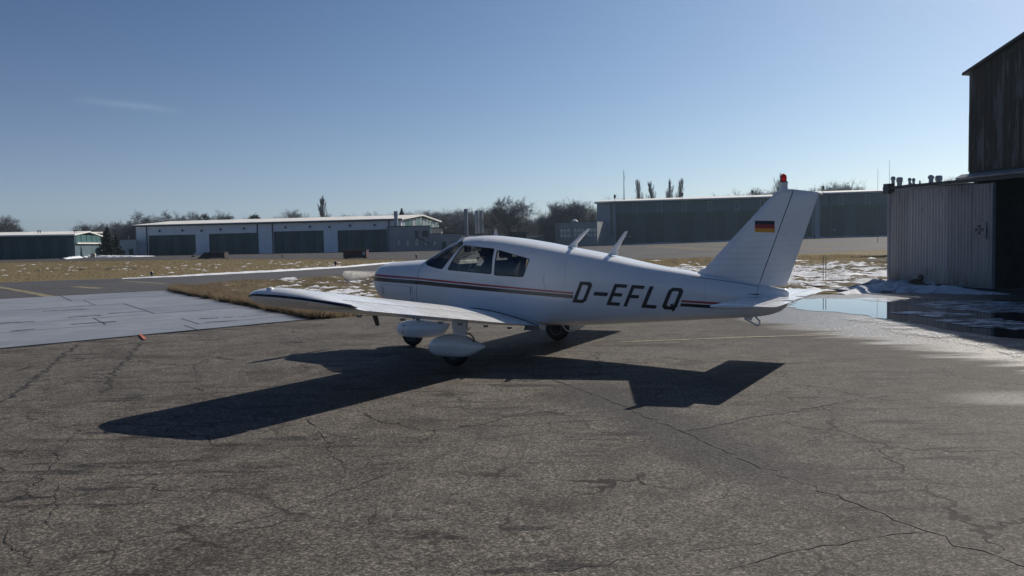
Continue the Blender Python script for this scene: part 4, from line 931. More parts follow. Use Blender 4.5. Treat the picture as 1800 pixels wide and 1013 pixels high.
g = AT(164, 452, 150); bx = empty('sign_board', (g.x, 150, 0), 0, 'small pale cabinet with a yellow sticker in front of the conifer', 'cabinet'); mb = MB(); mb.box(-.42, .42, -.2, .2, .1, .82 + .0); mb.build('cabinet', cream, bx, bevel=.02); mb = MB(); mb.box(.02, .3, -.215, -.203, .35, .62); mb.build('sticker', gold_paint, bx)
W3 = Wall(190.5, 170, 240, 172); a3 = empty('low_annex', W3.A, W3.rz, 'low grey-blue annex with strip window and dark door left of the pale hangar', 'annex'); Z3 = W3.tz(215, 422.5)[1]
a, b_, z0, z1 = W3.rect(198, 441.5, 220, 446); mb = MB(); wall_with_openings(mb, W3.L, Z3, [(a, b_, z0, z1)]); mb.box(.0, W3.L, .31, 9, -.3, Z3 - .02); mb.build('wall', M('annex_render', (.46, .48, .50), .7), a3); window(a3, a, b_, z0, z1, 4, 1, pm=trim_dark)
a, b_, z0, z1 = W3.rect(226.5, 438, 235, 452); mb = MB(); mb.box(a, b_, -.05, -.004, 0, z1); mb.build('door', door_dark, a3); mb = MB(); mb.box(-.1, W3.L, -.1, 9, Z3 + .003, Z3 + .12); mb.build('roof', hall_grey, a3)
for f in (.18, .72): mb = MB(); mb.lathe([(.09, 0), (.09, .6), (.16, .62), (.1, .8)], (W3.L * f, 1.5, Z3 + .12), 8); mb.build('roof_vent', trim_pale, a3)

# ---- clutter at the foot of the pale hangar
g = G(464, 444.5); o = empty('mobile_stairs', (g.x, g.y - .5, 0), 0, 'small pale mobile stairs parked before the pier between second and third hangar door', 'stairs')
for i in range(5): mb = MB(); mb.box(i * .38, 2.2, -.4, .4, i * .28 + .1, i * .28 + .16); mb.build('step', grey_metal, o)
mb = MB(); mb.tube([(0, -.42, .9), (1.9, -.42, 2.3), (2.2, -.42, 2.3), (2.2, -.42, .1)], .03, 5); mb.tube([(0, .42, .9), (1.9, .42, 2.3), (2.2, .42, 2.3), (2.2, .42, .1)], .03, 5); mb.build('handrail', trim_pale, o)
g = G(587, 443); o = empty('waste_container', (g.x, g.y - .5, 0), 0, 'low dark waste container standing at the pier left of the fourth hangar door', 'container')
mb = MB(); mb.prism([(-.6, -.4, .12), (.6, -.4, .12), (.7, -.4, .95), (-.7, -.4, .95)], (0, .8, 0)); mb.build('body', trim_dark, o); mb = MB(); mb.box(-.74, .74, -.44, .44, .953, 1.03); mb.build('lid', door_dark2, o)
for x in (-.5, .5): mb = MB(); mb.lathe([(.1, -.04), (.12, -.03), (.12, .03), (.1, .04)], (x, -.3, .12), 10, 'y'); mb.build('caster', rubber, o)
# ---- small things on the far field
def fbox(name, u0, u1, vt, vb, mat, label, cat, dep=1.6):
    a, b_ = G(u0, vb), G(u1, vb); Y = (a.y + b_.y) / 2; ht = AT(u0, vt, Y).z - a.z; wd = b_.x - a.x; o = empty(name, (a.x, Y, a.z), 0, label, cat)
    mb = MB(); mb.box(0, wd, 0, dep, .08, ht); mb.build('body', mat, o, bevel=.03); mb = MB(); mb.box(-.05, wd + .05, -.06, dep + .06, ht + .003, ht + .06); mb.build('lid', mat, o)
    for x in (.15, wd - .35): mb = MB(); mb.box(x, x + .2, .1, dep - .1, -.02, .078); mb.build('skid', trim_dark, o)
    for i in range(1, 5): mb = MB(); mb.box(wd * i / 5 - .03, wd * i / 5 + .03, -.05, -.002, .12, ht - .05); mb.build('rib', mat, o)
    return o, wd, ht
o, wd, ht = fbox('container', 607, 641, 441, 455, rust_box, 'red-brown steel container with a pale sticker standing on the far grass edge', 'container')
mb = MB(); mb.box(wd - .42, wd - .12, -.06, -.055, ht - .5, ht - .15); mb.build('sticker', trim_pale, o)
o, wd, ht = fbox('container', 363.5, 389, 444.5, 455, brown_box, 'dark brown container with a sloping nose, left on the far field', 'container')
mb = MB(); mb.prism([(-.9, .1, .05), (-.02, .1, .05), (-.02, .1, .7)], (0, 1.3, 0)); mb.build('ramp', brown_box, o)
g = G(341, 452); dv = empty('tilted_panel', g, R(20), 'white board propped at an angle on the far field beside brown container', 'board'); mb = MB(); mb.prism([(-.3, -.05, .1), (-.1, -.05, .0), (.35, -.05, .55), (.2, -.05, .68)], (0, .5, 0)); mb.build('panel', cream, dv); mb = MB(); mb.box(-.4, .1, -.1, .5, -.01, .18); mb.build('base', trim_dark, dv)
for (u, v, lab) in [(267, 488, 'black taxiway edge light on the grass nearest the pad, at the snow bank start'), (590, 470, 'black taxiway edge light on the snow bank left of the propeller'), (496.5, 453.5, 'black marker light on the far apron edge before the third hangar door'), (732, 455, 'black marker light on far grass edge above the cowling')]:
    g = G(u, v); s = g.y / 60.0; o = empty('marker_light', g, 0, lab, 'marker light', 'taxiway marker lights'); k_ = .9 if g.y > 55 else .7
    mb = MB(); mb.lathe([(.16 * k_, 0), (.16 * k_, .04), (.05 * k_, .06), (.05 * k_, .22 * k_)], (0, 0, 0), 10); mb.build('stem', trim_dark, o, smooth=40); mb = MB(); mb.lathe([(.07 * k_, .22 * k_), (.12 * k_, .27 * k_), (.12 * k_, .40 * k_), (.05 * k_, .48 * k_)], (0, 0, 0), 10); mb.build('head', navy_paint, o, smooth=40)
for u, lab in ((1447, 'left of two thin steel rods stuck in the snow near the door'), (1451.5, 'right of two thin steel rods stuck in the snow near the door')):
    g = G(u, 497.5); mb = MB(); mb.tube([(0, 0, -.1), (0.005, 0, .96)], .011, 6); o = mb.build('steel_rod', trim_dark); o.location = g; tag(o, lab, 'rod', 'rods in the snow')
for (u0, v0, u1, v1, lab) in [(1400, 496.5, 1470, 494, 'long weathered board lying in the snow behind the rods'), (1478, 493, 1560, 498, 'weathered board on the snow leading to the sliding door'), (1420, 502, 1490, 500, 'short board half sunk in snow in front of the rods')]:
    a, b_ = G(u0, v0), G(u1, v1); d = (b_ - a); mb = MB(); mb.box(0, d.length, -.07, .07, .13, .16); o = mb.build('board', wood, bevel=.004); o.location = a; o.rotation_euler = (0, 0, math.atan2(d.y, d.x)); tag(o, lab, 'board')

# ================================================================== TREES
def tree_mesh(seed, kind, H=10.0):
    r = random.Random(seed); tr, cr = MB(), MB()
    def seg(mb, a, b, ra, rb):
        d = (b - a); 
        if d.length < 1e-4: return
        d.normalize(); x = d.orthogonal().normalized(); y = d.cross(x); n = 4 if mb is tr else 3
        vs = [a + (x * math.cos(2 * math.pi * j / n) + y * math.sin(2 * math.pi * j / n)) * ra for j in range(n)] + [b + (x * math.cos(2 * math.pi * j / n) + y * math.sin(2 * math.pi * j / n)) * rb for j in range(n)]
        mb.add(vs, [(j, (j + 1) % n, n + (j + 1) % n, n + j) for j in range(n)])
    P = dict(round=dict(spread=(.45, .95), lv=5, up=.12, ratio=.70, first=.30), tall=dict(spread=(.15, .35), lv=4, up=.55, ratio=.55, first=.16), droop=dict(spread=(.35, .8), lv=5, up=-.03, ratio=.66, first=.25), bush=dict(spread=(.5, 1.1), lv=4, up=.1, ratio=.7, first=.05))[kind]
    def grow(p, d, L, rad, lv):
        mb = tr if lv >= P['lv'] - 2 else cr; k = 3; pts = [p]; dd = d.copy()
        for i in range(k):
            dd = (dd + Vector((r.gauss(0, .10), r.gauss(0, .10), r.gauss(0, .06) + P['up'] * .25))).normalized()
            if kind == 'droop' and lv <= 1: dd = (dd + Vector((0, 0, -.22))).normalized()
            q = pts[-1] + dd * (L / k); seg(mb, pts[-1], q, rad * (1 - .22 * i), rad * (1 - .22 * (i + 1))); pts.append(q)
        if lv == 0: return
        nc = {5: 10, 4: 6, 3: 5, 2: 5, 1: 5}[lv] if kind != 'tall' else {4: 30, 3: 5, 2: 6, 1: 5}[lv]
        for c in range(nc):
            t = r.uniform(P['first'] if lv == P['lv'] else .25, 1.0) if c else 1.0
            i = min(k - 1, int(t * k)); f = t * k - i; p0 = pts[i].lerp(pts[i + 1], min(1, f)); base = (pts[i + 1] - pts[i]).normalized()
            ang = r.uniform(*P['spread']) * (1.0 if lv < P['lv'] else 1.0); az = r.uniform(0, 2 * math.pi); x = base.orthogonal().normalized(); y = base.cross(x)
            nd = (base * math.cos(ang) + (x * math.cos(az) + y * math.sin(az)) * math.sin(ang)); nd.z += P['up'] * .5; nd.normalize()
            lf = P['ratio'] * r.uniform(.75, 1.15) * (1.15 - .45 * t if lv == P['lv'] else 1.0)
            if kind == 'tall' and lv == P['lv']: lf = .30 * (1.15 - t * .75) * r.uniform(.8, 1.2)
            grow(p0, nd, L * lf, max(.013 if kind == 'tall' else .014, rad * (.62 if lv > 2 else .6) * (1 - .35 * t)), lv - 1)
    hl = {'round': .40, 'tall': .9, 'droop': .45, 'bush': .32}[kind]
    grow(Vector((0, 0, 0)), Vector((0, 0, 1)), H * hl, H * .022 if kind != 'tall' else H * .012, P['lv'])
    zmax = max(v[2] for v in tr.v + cr.v); k = H / zmax
    for mb in (tr, cr): mb.v = [(x * k, y * k, z * k) for x, y, z in mb.v]
    return tr, cr
def proto(seed, kind):
    tr, cr = tree_mesh(seed, kind); a = bpy.data.meshes.new('trunk'); a.from_pydata(tr.v, [], tr.f); a.materials.append(bark); c = bpy.data.meshes.new('crown'); c.from_pydata(cr.v, [], cr.f); c.materials.append(twig); return a, c
PROT = {k: [proto(s, k) for s in ss] for k, ss in dict(round=(1, 2, 3, 4, 5), tall=(11, 12, 13), droop=(21, 22, 23), bush=(31, 32)).items()}
def conifer_mesh(seed):
    r = random.Random(seed); mb = MB(); tr = MB(); tr.tube([(0, 0, 0), (0, 0, 9.8)], [.22, .04], 6)
    for i in range(34):
        f = i / 33; z = .8 + 9.0 * f; R_ = (2.9 * (1 - f) ** .8 + .25) * r.uniform(.75, 1.15)
        for b in range(11):
            az = r.uniform(0, 2 * math.pi); L = R_ * r.uniform(.55, 1.1); d = Vector((math.cos(az), math.sin(az), -.18)); s = Vector((-d.y, d.x, 0))
            for c in range(5):
                p = Vector((0, 0, z)) + d * (L * (c + .6) / 5); w_ = .28 * r.uniform(.6, 1.3); e = d * (L / 4 * r.uniform(.8, 1.3))
                mb.add([p + s * w_ + Vector((0, 0, r.uniform(-.15, .2))), p - s * w_ + Vector((0, 0, r.uniform(-.15, .2))), p + e + Vector((0, 0, r.uniform(-.25, .25)))], [(0, 1, 2)])
                mb.add([p + Vector((0, 0, .2)), p - Vector((0, 0, .26)), p + e * .8 + s * r.uniform(-.3, .3)], [(0, 1, 2)])
    a = bpy.data.meshes.new('trunk'); a.from_pydata(tr.v, [], tr.f); a.materials.append(bark); c = bpy.data.meshes.new('crown'); c.from_pydata(mb.v, [], mb.f); c.materials.append(needles); return a, c
def pine_mesh(seed):
    r = random.Random(seed); mb = MB(); tr = MB(); tr.tube([(0, 0, 0), (.1, .05, 8.8)], [.2, .06], 6)
    for _ in range(46):
        th, zz_ = r.uniform(0, 2 * math.pi), r.uniform(-.55, 1); rr_ = math.sqrt(max(0, 1 - zz_ * zz_)) * r.uniform(.5, 1.0); c0 = Vector((2.7 * rr_ * math.cos(th), 2.7 * rr_ * math.sin(th), 7.2 + 2.5 * zz_ * r.uniform(.8, 1.08)))
        for _k in range(46):
            p = c0 + Vector((r.gauss(0, .38), r.gauss(0, .38), r.gauss(0, .26))); q = Vector((r.gauss(0, 1), r.gauss(0, 1), r.gauss(0, .7))).normalized() * r.uniform(.12, .3); s_ = q.orthogonal().normalized() * r.uniform(.06, .14); mb.add([p - q + s_, p - q - s_, p + q], [(0, 1, 2)])
    a = bpy.data.meshes.new('trunk'); a.from_pydata(tr.v, [], tr.f); a.materials.append(bark); c = bpy.data.meshes.new('crown'); c.from_pydata(mb.v, [], mb.f); c.materials.append(needles); return a, c
PROT['pine'] = [pine_mesh(s) for s in (51, 52)]
PROT['conifer'] = [conifer_mesh(s) for s in (41, 42)]
TC = [0]
def tree(u, vt, D, kind, label, group=None, wide=1.0, name=None, idx=None, rz=None):
    vt = vt - (4.0 if kind in ('round', 'droop') else 3.5 if kind in ('tall', 'bush') else 0); t = AT(u, vt, D); h = t.z - hgt(t.x, D); TC[0] += 1; pr = PROT[kind][(TC[0] if idx is None else idx) % len(PROT[kind])]
    o = empty(name or {'conifer': 'conifer', 'pine': 'pine_tree', 'tall': 'poplar_tree', 'bush': 'shrub'}.get(kind, 'bare_tree'), (t.x, D, hgt(t.x, D) - .05), random.uniform(0, 6.28) if rz is None else rz, label, 'shrub' if kind == 'bush' else 'tree', group)
    o.scale = (h / 10 * wide, h / 10 * wide, h / 10)
    for nm, me in (('trunk', pr[0]), ('crown', pr[1])): c = bpy.data.objects.new(nm, me); COL.objects.link(c); c.parent = o
    return o
tree(12, 379, 215, 'round', 'bare spreading tree behind the left dark hangar at the photo edge', wide=1.1); tree(-12, 388, 222, 'round', 'lower bare tree at the very left edge behind the dark hangar')
g2 = 'bare trees behind the left annexes'
for (u, v, k_, lab) in [(148, 390, 'round', 'bare grey tree showing over the left part of the glazed annex roof'), (166, 393, 'droop', 'bare drooping tree over the right part of the glazed annex roof'), (180, 395, 'round', 'bare tree whose crown meets the left side of the conifer top'), (196, 391, 'round', 'bare tree rising directly behind the conifer top'), (212, 388, 'round', 'pale fan-shaped bare tree above the low annex roof'), (228, 398, 'round', 'bare tree between the fan-shaped one and the tall drooping birch'), (136, 402, 'bush', 'low bare thicket where the left hangar roof meets the glazed annex')]: tree(u, v, random.uniform(225, 250), k_, lab, g2)
tree(188, 399, 160, 'conifer', 'dark green conifer between the glazed annex and the low annex', wide=1.15)
tree(203, 412, 163, 'conifer', 'small dark conifer leaning on the right side of the bigger one', wide=1.1)
tree(247, 370.5, 205, 'droop', 'tall drooping birch just behind the left end of the pale hangar', wide=.9); tree(262, 377, 208, 'droop', 'second drooping birch right of the tallest at the hangar left end', wide=.9)
for (u, v, k_, lab) in [(283, 377, 'round', 'bare round tree above hangar roof between birches and slim pale tree'), (297, 371, 'droop', 'slim pale bare tree above the first hangar door'), (333, 373, 'round', 'fan-shaped bare tree above the roof between first and second door'), (360, 376, 'pine', 'dark evergreen above the roof left of the domed bare tree'), (388, 370.5, 'round', 'domed bare tree above the second hangar door'), (405, 379, 'pine', 'evergreen right of the domed bare tree'), (447, 377, 'pine', 'small flat-topped evergreen above the roof at the middle of the hangar'), (521, 369, 'round', 'broad domed bare tree above the third hangar door')]:
    tree(u, v, random.uniform(218, 240), k_, lab, wide=1.0 if k_ != 'pine' else .7)
tree(568, 344, 235, 'tall', 'lone tall narrow poplar above the pale hangar roof', wide=.95, idx=0)
g3 = 'bare trees of the wood behind the pale hangar'
lab3 = 'bare grey-brown tree in the wood behind the pale hangar and office'
for i in range(90):
    u = random.uniform(420, 905); base = np.interp(u, [270, 400, 470, 560, 600, 700, 790, 870, 900, 960], [392, 389, 384, 383, 379, 374, 369, 368, 378, 398]); tree(u, base + random.uniform(-4, 8), random.uniform(245, 340), random.choice(['round', 'round', 'droop', 'bush']), lab3, g3, wide=random.uniform(.85, 1.3))
for i in range(34): _u = random.uniform(200, 590); tree(_u, np.interp(_u, [200, 240, 430, 590], [396, 388, 386, 381]) + random.uniform(-2, 5), random.uniform(240, 290), 'bush', 'low bare thicket bush showing over the pale hangar roof', 'thicket bushes over the roof', wide=1.6)
tree(706, 366, 232, 'conifer', 'dark evergreen just right of the flue pipe', wide=.75)
tree(872, 364, 190, 'pine', 'big dark evergreen left of the large fan-shaped bare tree', wide=.95); tree(857, 376, 192, 'pine', 'lower dark evergreen behind the twin steel stacks', wide=1.0)
tree(895, 344.5, 170, 'round', 'large fan-shaped bare tree standing above the cockpit roof', wide=1.05, idx=1)
for (u, v, k_, lab) in [(922, 380, 'round', 'small bare tree just right of the large fan-shaped one'), (935, 386, 'bush', 'low bare thicket in the sky gap above the snowy lean-to roof'), (950, 378, 'round', 'small bare tree at the right side of the sky gap'), (912, 386, 'bush', 'low bare thicket at the foot of the large fan-shaped tree'), (965, 372, 'round', 'bare tree above the dark porch of the grey three-window building')]: tree(u, v, random.uniform(205, 230), k_, lab, 'small bare trees in the gap')
tree(981, 354.5, 215, 'round', 'tall thin-branched bare tree left of the broad dome tree', wide=.85); tree(1017, 347, 212, 'round', 'broad dome-crowned bare tree above the grey three-window building', wide=1.25, idx=2); tree(1000, 356, 220, 'round', 'bare tree wedged behind the broad dome-crowned one', wide=1.1); tree(1040, 360, 222, 'round', 'bare tree touching the corner of the big dark hangar', wide=1.0)
for u, v, lab in ((1131, 316.5, 'leftmost poplar above the long dark hangar, apart from the other three'), (1153.5, 319.5, 'shortest poplar of the three standing together'), (1169, 315, 'middle poplar of the three standing together'), (1186, 316.5, 'rightmost poplar of the three standing together'), (1365, 305, 'poplar behind the red beacon on the tail fin')): tree(u, v, 262, 'tall', lab, 'poplars above the dark hangars', wide=.8)
for (u, v, k_, lab) in [(1068, 343, 'bush', 'bare thicket top over the long hangar roof, left of the roof lamp and mast'), (1108, 343, 'bush', 'bare thicket top just right of the radio mast'), (1122, 345, 'bush', 'bare thicket top at the foot of the leftmost poplar'), (1147, 342, 'bush', 'bare thicket top at the foot of the shortest poplar'), (1270, 340, 'bush', 'left of two bare thicket tops in the middle of the long hangar roof'), (1283, 340, 'bush', 'right of two bare thicket tops in the middle of the long hangar roof'), (1328, 331, 'round', 'bare tree top beside the roof lamp left of the tail fin'), (1346, 327, 'round', 'thin bare tree top touching the front edge of the tail fin'), (1398, 331, 'bush', 'low bare thicket top above the tail fin tip, right of the beacon'), (1425, 325, 'round', 'bare tree top just left of the roof lamp beyond the tail fin'), (1436, 323, 'round', 'bare tree top right behind the roof lamp beyond the tail fin'), (1462, 321, 'round', 'left of three close bare crowns right of the tail fin'), (1474, 320, 'round', 'middle of three close bare crowns right of the tail fin'), (1490, 317, 'round', 'tallest, right of three close bare crowns right of the tail fin'), (1520, 329, 'round', 'small lone bare tree top between tail fin and sliding door'), (1610, 318, 'bush', 'bare thicket top between the roof ventilators'), (1674, 312, 'round', 'bare tree top just right of the last roof ventilator'), (1684, 311, 'conifer', 'dark conifer top between the ventilators and the rusted gable'), (1694, 314, 'bush', 'bare thicket top touching the rusted gable corner')]: tree(u, v, random.uniform(240, 265), k_, lab, 'tree tops over the dark hangars')
# very far wood closing the horizon
fw_ = MB()
for i in range(2600):
    u = random.uniform(-700, 700); D = random.uniform(420, 520); zt = random.uniform(5, 11); w_ = random.uniform(.6, 2.0); fw_.add([(u - w_, D, random.uniform(0, 2)), (u + w_, D + random.uniform(-2, 2), random.uniform(0, 2)), (u + random.uniform(-1, 1), D, zt)], [(0, 1, 2)])
tag(fw_.build('distant_wood', twig, recalc=False), 'far-off bare wood closing the horizon behind the airfield', 'wood', kind='stuff')
# ================================================================== THE LIGHT AIRCRAFT
PX, PY, PYAW = -0.506, 12.744, 149.825
plane = empty('light_airplane', (PX, PY, 0.008), R(PYAW + 180.0), 'white low-wing light airplane with red and black stripe and D-EFLQ lettering on its side', 'airplane')
def PL(a, l, z): return Vector((a - 2.2, -l, z))               # a = aft of datum, l = left, z = up
FK = np.array([
[.36,1.20,.97,.20,1.07,2.2,2.2],[.39,1.255,.89,.29,1.06,2.3,2.3],[.45,1.302,.81,.36,1.05,2.5,2.4],[.56,1.338,.73,.42,1.04,2.6,2.6],
[.75,1.357,.66,.46,1.03,2.7,2.8],[1.1,1.378,.59,.50,1.02,2.8,3.0],[1.4,1.396,.53,.53,1.02,2.9,3.2],[1.6,1.495,.50,.54,1.02,2.9,3.2],
[1.8,1.598,.48,.55,1.02,2.9,3.3],[2.0,1.685,.465,.56,1.02,3.0,3.3],[2.2,1.732,.455,.565,1.02,3.25,3.4],[2.4,1.742,.45,.565,1.02,3.25,3.4],
[2.8,1.708,.445,.56,1.01,3.4,3.4],[3.28,1.637,.44,.55,.99,3.6,3.4],[3.74,1.55,.44,.52,.96,3.9,3.4],[4.18,1.471,.46,.475,.93,4.1,3.3],
[4.61,1.381,.49,.42,.90,4.2,3.2],[5.02,1.294,.52,.36,.88,4.2,3.0],[5.42,1.225,.55,.295,.87,4.0,2.8],[5.73,1.17,.575,.245,.86,3.6,2.6],
[6.2,1.09,.61,.16,.85,2.6,2.4],[6.5,1.035,.645,.105,.85,2.4,2.3],[6.68,1.0,.70,.07,.86,2.2,2.2],[6.77,.98,.77,.045,.88,2.,2.],[6.80,.94,.83,.02,.89,2.,2.]])
def _pchip(x, y, q):
    h = np.diff(x); dl = np.diff(y) / h; d = np.zeros_like(y); d[0], d[-1] = dl[0], dl[-1]
    for i in range(1, len(x) - 1):
        if dl[i - 1] * dl[i] > 0: w1, w2 = 2 * h[i] + h[i - 1], h[i] + 2 * h[i - 1]; d[i] = (w1 + w2) / (w1 / dl[i - 1] + w2 / dl[i])
    i = np.clip(np.searchsorted(x, q) - 1, 0, len(x) - 2); t = (q - x[i]) / h[i]
    return (2*t**3-3*t**2+1)*y[i] + (t**3-2*t**2+t)*h[i]*d[i] + (-2*t**3+3*t**2)*y[i+1] + (t**3-t**2)*h[i]*d[i+1]
def sec(a, inset=0.0):
    a = float(np.clip(a, FK[0, 0], FK[-1, 0])); t, b, h, zc, nu, nl = [float(_pchip(FK[:, 0], FK[:, i], np.array([a]))[0]) for i in range(1, 7)]
    return t - inset, b + inset, h - inset, zc, nu, nl
def halfw(a, z):
    t, b, h, zc, nu, nl = sec(a)
    if z >= t or z <= b: return 0.0
    return h * (1 - ((z - zc) / (t - zc)) ** nu) ** (1 / nu) if z >= zc else h * (1 - ((zc - z) / (zc - b)) ** nl) ** (1 / nl)
NR = 72
def ring(a, inset=0.0):
    t, b, h, zc, nu, nl = sec(a, inset); out = []
    for j in range(NR):
        th = 2 * math.pi * (j + .5) / NR; c, s = math.cos(th), math.sin(th); n_, hh = (nu, t - zc) if s > 0 else (nl, zc - b)
        # spread points by arc on the superellipse
        k = (abs(c) ** n_ + abs(s) ** n_) ** (-1 / n_); out.append(PL(a, h * k * c, zc + hh * k * s))
    return out
def loft_bm(a0, a1, step, inset=0.0, caps=True):
    mb = MB(); n = int(round((a1 - a0) / step)); mb.rings([ring(a0 + (a1 - a0) * i / n, inset) for i in range(n + 1)], cap=caps)
    me = bpy.data.meshes.new('tmp'); me.from_pydata(mb.v, [], mb.f); bm = bmesh.new(); bm.from_mesh(me); bpy.data.meshes.remove(me); return bm
def chamfer(poly, r):
    out = []
    for i, p in enumerate(poly):
        p = Vector(p); a, b = Vector(poly[i - 1]), Vector(poly[(i + 1) % len(poly)]); da, db = (a - p).normalized(), (b - p).normalized()
        out += [p + da * r, p + (da + db) * r * .30, p + db * r]
    return out
def inside(poly, x, z):
    n = len(poly); s = None
    for i in range(n):
        a, b = poly[i], poly[(i + 1) % n]; c = (b[0] - a[0]) * (z - a[1]) - (b[1] - a[1]) * (x - a[0])
        if abs(c) < 1e-9: continue
        if s is None: s = c > 0
        elif s != (c > 0): return False
    return True
def cut(bm, poly, mullion=None, zmin=None):
    """split the skin along a convex (a,z) polygon on both sides; return faces inside"""
    P = [(p[0] - 2.2, p[1]) for p in poly]; x0, x1 = min(p[0] for p in P) - .08, max(p[0] for p in P) + .08; z0, z1 = min(p[1] for p in P) - .08, max(p[1] for p in P) + .08
    def near(): return [f for f in bm.faces if x0 < f.calc_center_median().x < x1 and z0 < f.calc_center_median().z < z1]
    for i in range(len(P)):
        a, b = P[i], P[(i + 1) % len(P)]; e = Vector((b[0] - a[0], 0, b[1] - a[1])); no = e.cross(Vector((0, 1, 0))).normalized()
        fs = near(); g = set(fs); ed = {x for f in fs for x in f.edges}; ve = {x for f in fs for x in f.verts}
        bmesh.ops.bisect_plane(bm, geom=list(g) + list(ed) + list(ve), plane_co=(a[0], 0, a[1]), plane_no=no, dist=1e-5)
    if mullion:
        for y in (mullion, -mullion):
            fs = near(); ed = {x for f in fs for x in f.edges}; ve = {x for f in fs for x in f.verts}
            bmesh.ops.bisect_plane(bm, geom=fs + list(ed) + list(ve), plane_co=(0, y, 0), plane_no=(0, 1, 0), dist=1e-5)
    res = []
    for f in near():
        c = f.calc_center_median()
        if inside(P, c.x, c.z) and not (mullion and abs(c.y) < mullion): res.append(f)
    return res
def loops(faces):
    fs = set(faces); cnt = {}
    for f in fs:
        for e in f.edges: cnt[e] = cnt.get(e, 0) + 1
    bnd = [e for e, k in cnt.items() if k == 1]; adj = {}
    for e in bnd:
        for v in e.verts: adj.setdefault(v, []).append(e)
    out = []; used = set()
    for e0 in bnd:
        if e0 in used: continue
        lp = [e0.verts[0]]; v = e0.verts[1]; used.add(e0)
        while v is not lp[0]:
            lp.append(v); nx_ = [e for e in adj[v] if e not in used]
            if not nx_: break
            used.add(nx_[0]); v = nx_[0].other_vert(v)
        out.append([x.co.copy() for x in lp])
    return out
WS = [(1.435, 1.392), (1.60, 1.315), (1.78, 1.275), (1.905, 1.258), (2.215, 1.625), (2.10, 1.735), (1.44, 1.60)]
FWIN = [(2.005, 1.249), (2.235, 1.603), (2.785, 1.546), (2.772, 1.188)]
RWIN = [(2.82, 1.172), (2.84, 1.530), (3.378, 1.396), (3.29, 1.148)]
bm = loft_bm(.36, 6.80, .035)
panes = []
def take(bm, faces, name, seal_r=.007):
    nb = bmesh.new(); mp = {}
    for f in faces:
        vs = []
        for v in f.verts:
            if v not in mp: mp[v] = nb.verts.new(v.co)
            vs.append(mp[v])
        nb.faces.new(vs)
    lps = loops(faces); bmesh.ops.delete(bm, geom=faces, context='FACES')
    # one object per connected pane
    nb.verts.ensure_lookup_table(); seen = set(); groups = []
    for f in nb.faces:
        if f in seen: continue
        st = [f]; gp = []; seen.add(f)
        while st:
            q = st.pop(); gp.append(q)
            for e in q.edges:
                for k in e.link_faces:
                    if k not in seen: seen.add(k); st.append(k)
        groups.append(gp)
    for gp in groups:
        mb = MB(); ix = {}; fs = []
        for f in gp:
            row = []
            for v in f.verts:
                if v not in ix: ix[v] = len(ix)
                row.append(ix[v])
            fs.append(row)
        vs = [None] * len(ix)
        for v, i in ix.items(): vs[i] = v.co.copy()
        mb.add(vs, fs); panes.append((name, mb))
    nb.free(); return lps
seals = []
seals += take(bm, cut(bm, chamfer(WS, .02), mullion=.014), 'windshield'); seals += take(bm, cut(bm, chamfer(FWIN, .022)), 'side_window'); seals += take(bm, cut(bm, chamfer(RWIN, .022)), 'side_window')
bmesh.ops.recalc_face_normals(bm, faces=bm.faces)
me = bpy.data.meshes.new('fuselage'); bm.to_mesh(me); bm.free(); me.materials.append(fus_paint); me.polygons.foreach_set('use_smooth', [True] * len(me.polygons)); me.set_sharp_from_angle(angle=R(50))
fus = bpy.data.objects.new('fuselage', me); COL.objects.link(fus); fus.parent = plane
for nm, mb in panes: mb.build(nm, cabin_glass, plane, smooth=180)
for lp in seals:
    mb = MB(); mb.tube(lp, .0055, 5, closed=True); mb.build('window_seal', panel_black, fus, smooth=80)
# cabin lining, cut out for the same windows
bm = loft_bm(1.42, 3.75, .06, inset=.03)
for pl_, mu in ((WS, .02), (FWIN, None), (RWIN, None)):
    c_ = Vector((sum(p[0] for p in pl_) / len(pl_), sum(p[1] for p in pl_) / len(pl_))); big = [tuple(c_ + (Vector(p) - c_) * 1.03) for p in pl_]
    bmesh.ops.delete(bm, geom=cut(bm, chamfer(big, .02), mullion=mu), context='FACES')
bm.normal_update(); me = bpy.data.meshes.new('cabin_lining'); bm.to_mesh(me); bm.free(); me.materials.append(lining_cloth); o = bpy.data.objects.new('cabin_lining', me); COL.objects.link(o); o.parent = plane
# panel seams: thin proud bands following the skin
def skin_pt(a, z, s=1, off=.0015): return PL(a, s * (halfw(a, z) + off), z)
def seam(pts, wdt=.004, name='panel_seam', mat=trim_dark, off=.002):
    """pts on the left skin in (a,z)"""
    mb = MB(); L = []; n_ = 14; q = []
    for a, b in zip(pts[:-1], pts[1:]): q += [(a[0] + (b[0] - a[0]) * i / n_, a[1] + (b[1] - a[1]) * i / n_) for i in range(n_)]
    q.append(pts[-1])
    for i, p in enumerate(q):
        d = Vector((q[min(i + 1, len(q) - 1)][0] - q[max(i - 1, 0)][0], q[min(i + 1, len(q) - 1)][1] - q[max(i - 1, 0)][1])).normalized(); nn = Vector((-d.y, d.x)) * wdt / 2
        L += [skin_pt(p[0] + nn.x, p[1] + nn.y, off=off), skin_pt(p[0] - nn.x, p[1] - nn.y, off=off)]
    mb.add(L, [(2 * i, 2 * i + 1, 2 * i + 3, 2 * i + 2) for i in range(len(q) - 1)]); return mb.build(name, mat, fus, recalc=False)
seam([(1.40, .70), (1.41, .9), (1.43, 1.1), (1.455, 1.25), (1.50, 1.34), (1.53, 1.375)], .005)
seam([(.66, .72), (.66, 1.015), (1.33, .985), (1.33, .72)], .0035)
for a_ in (.70, 1.29): seam([(a_, .98), (a_, .86)], .014, 'cowl_latch', grey_metal, .004); seam([(a_ + .015, .80), (a_ + .015, .74)], .012, 'cowl_latch', grey_metal, .004)
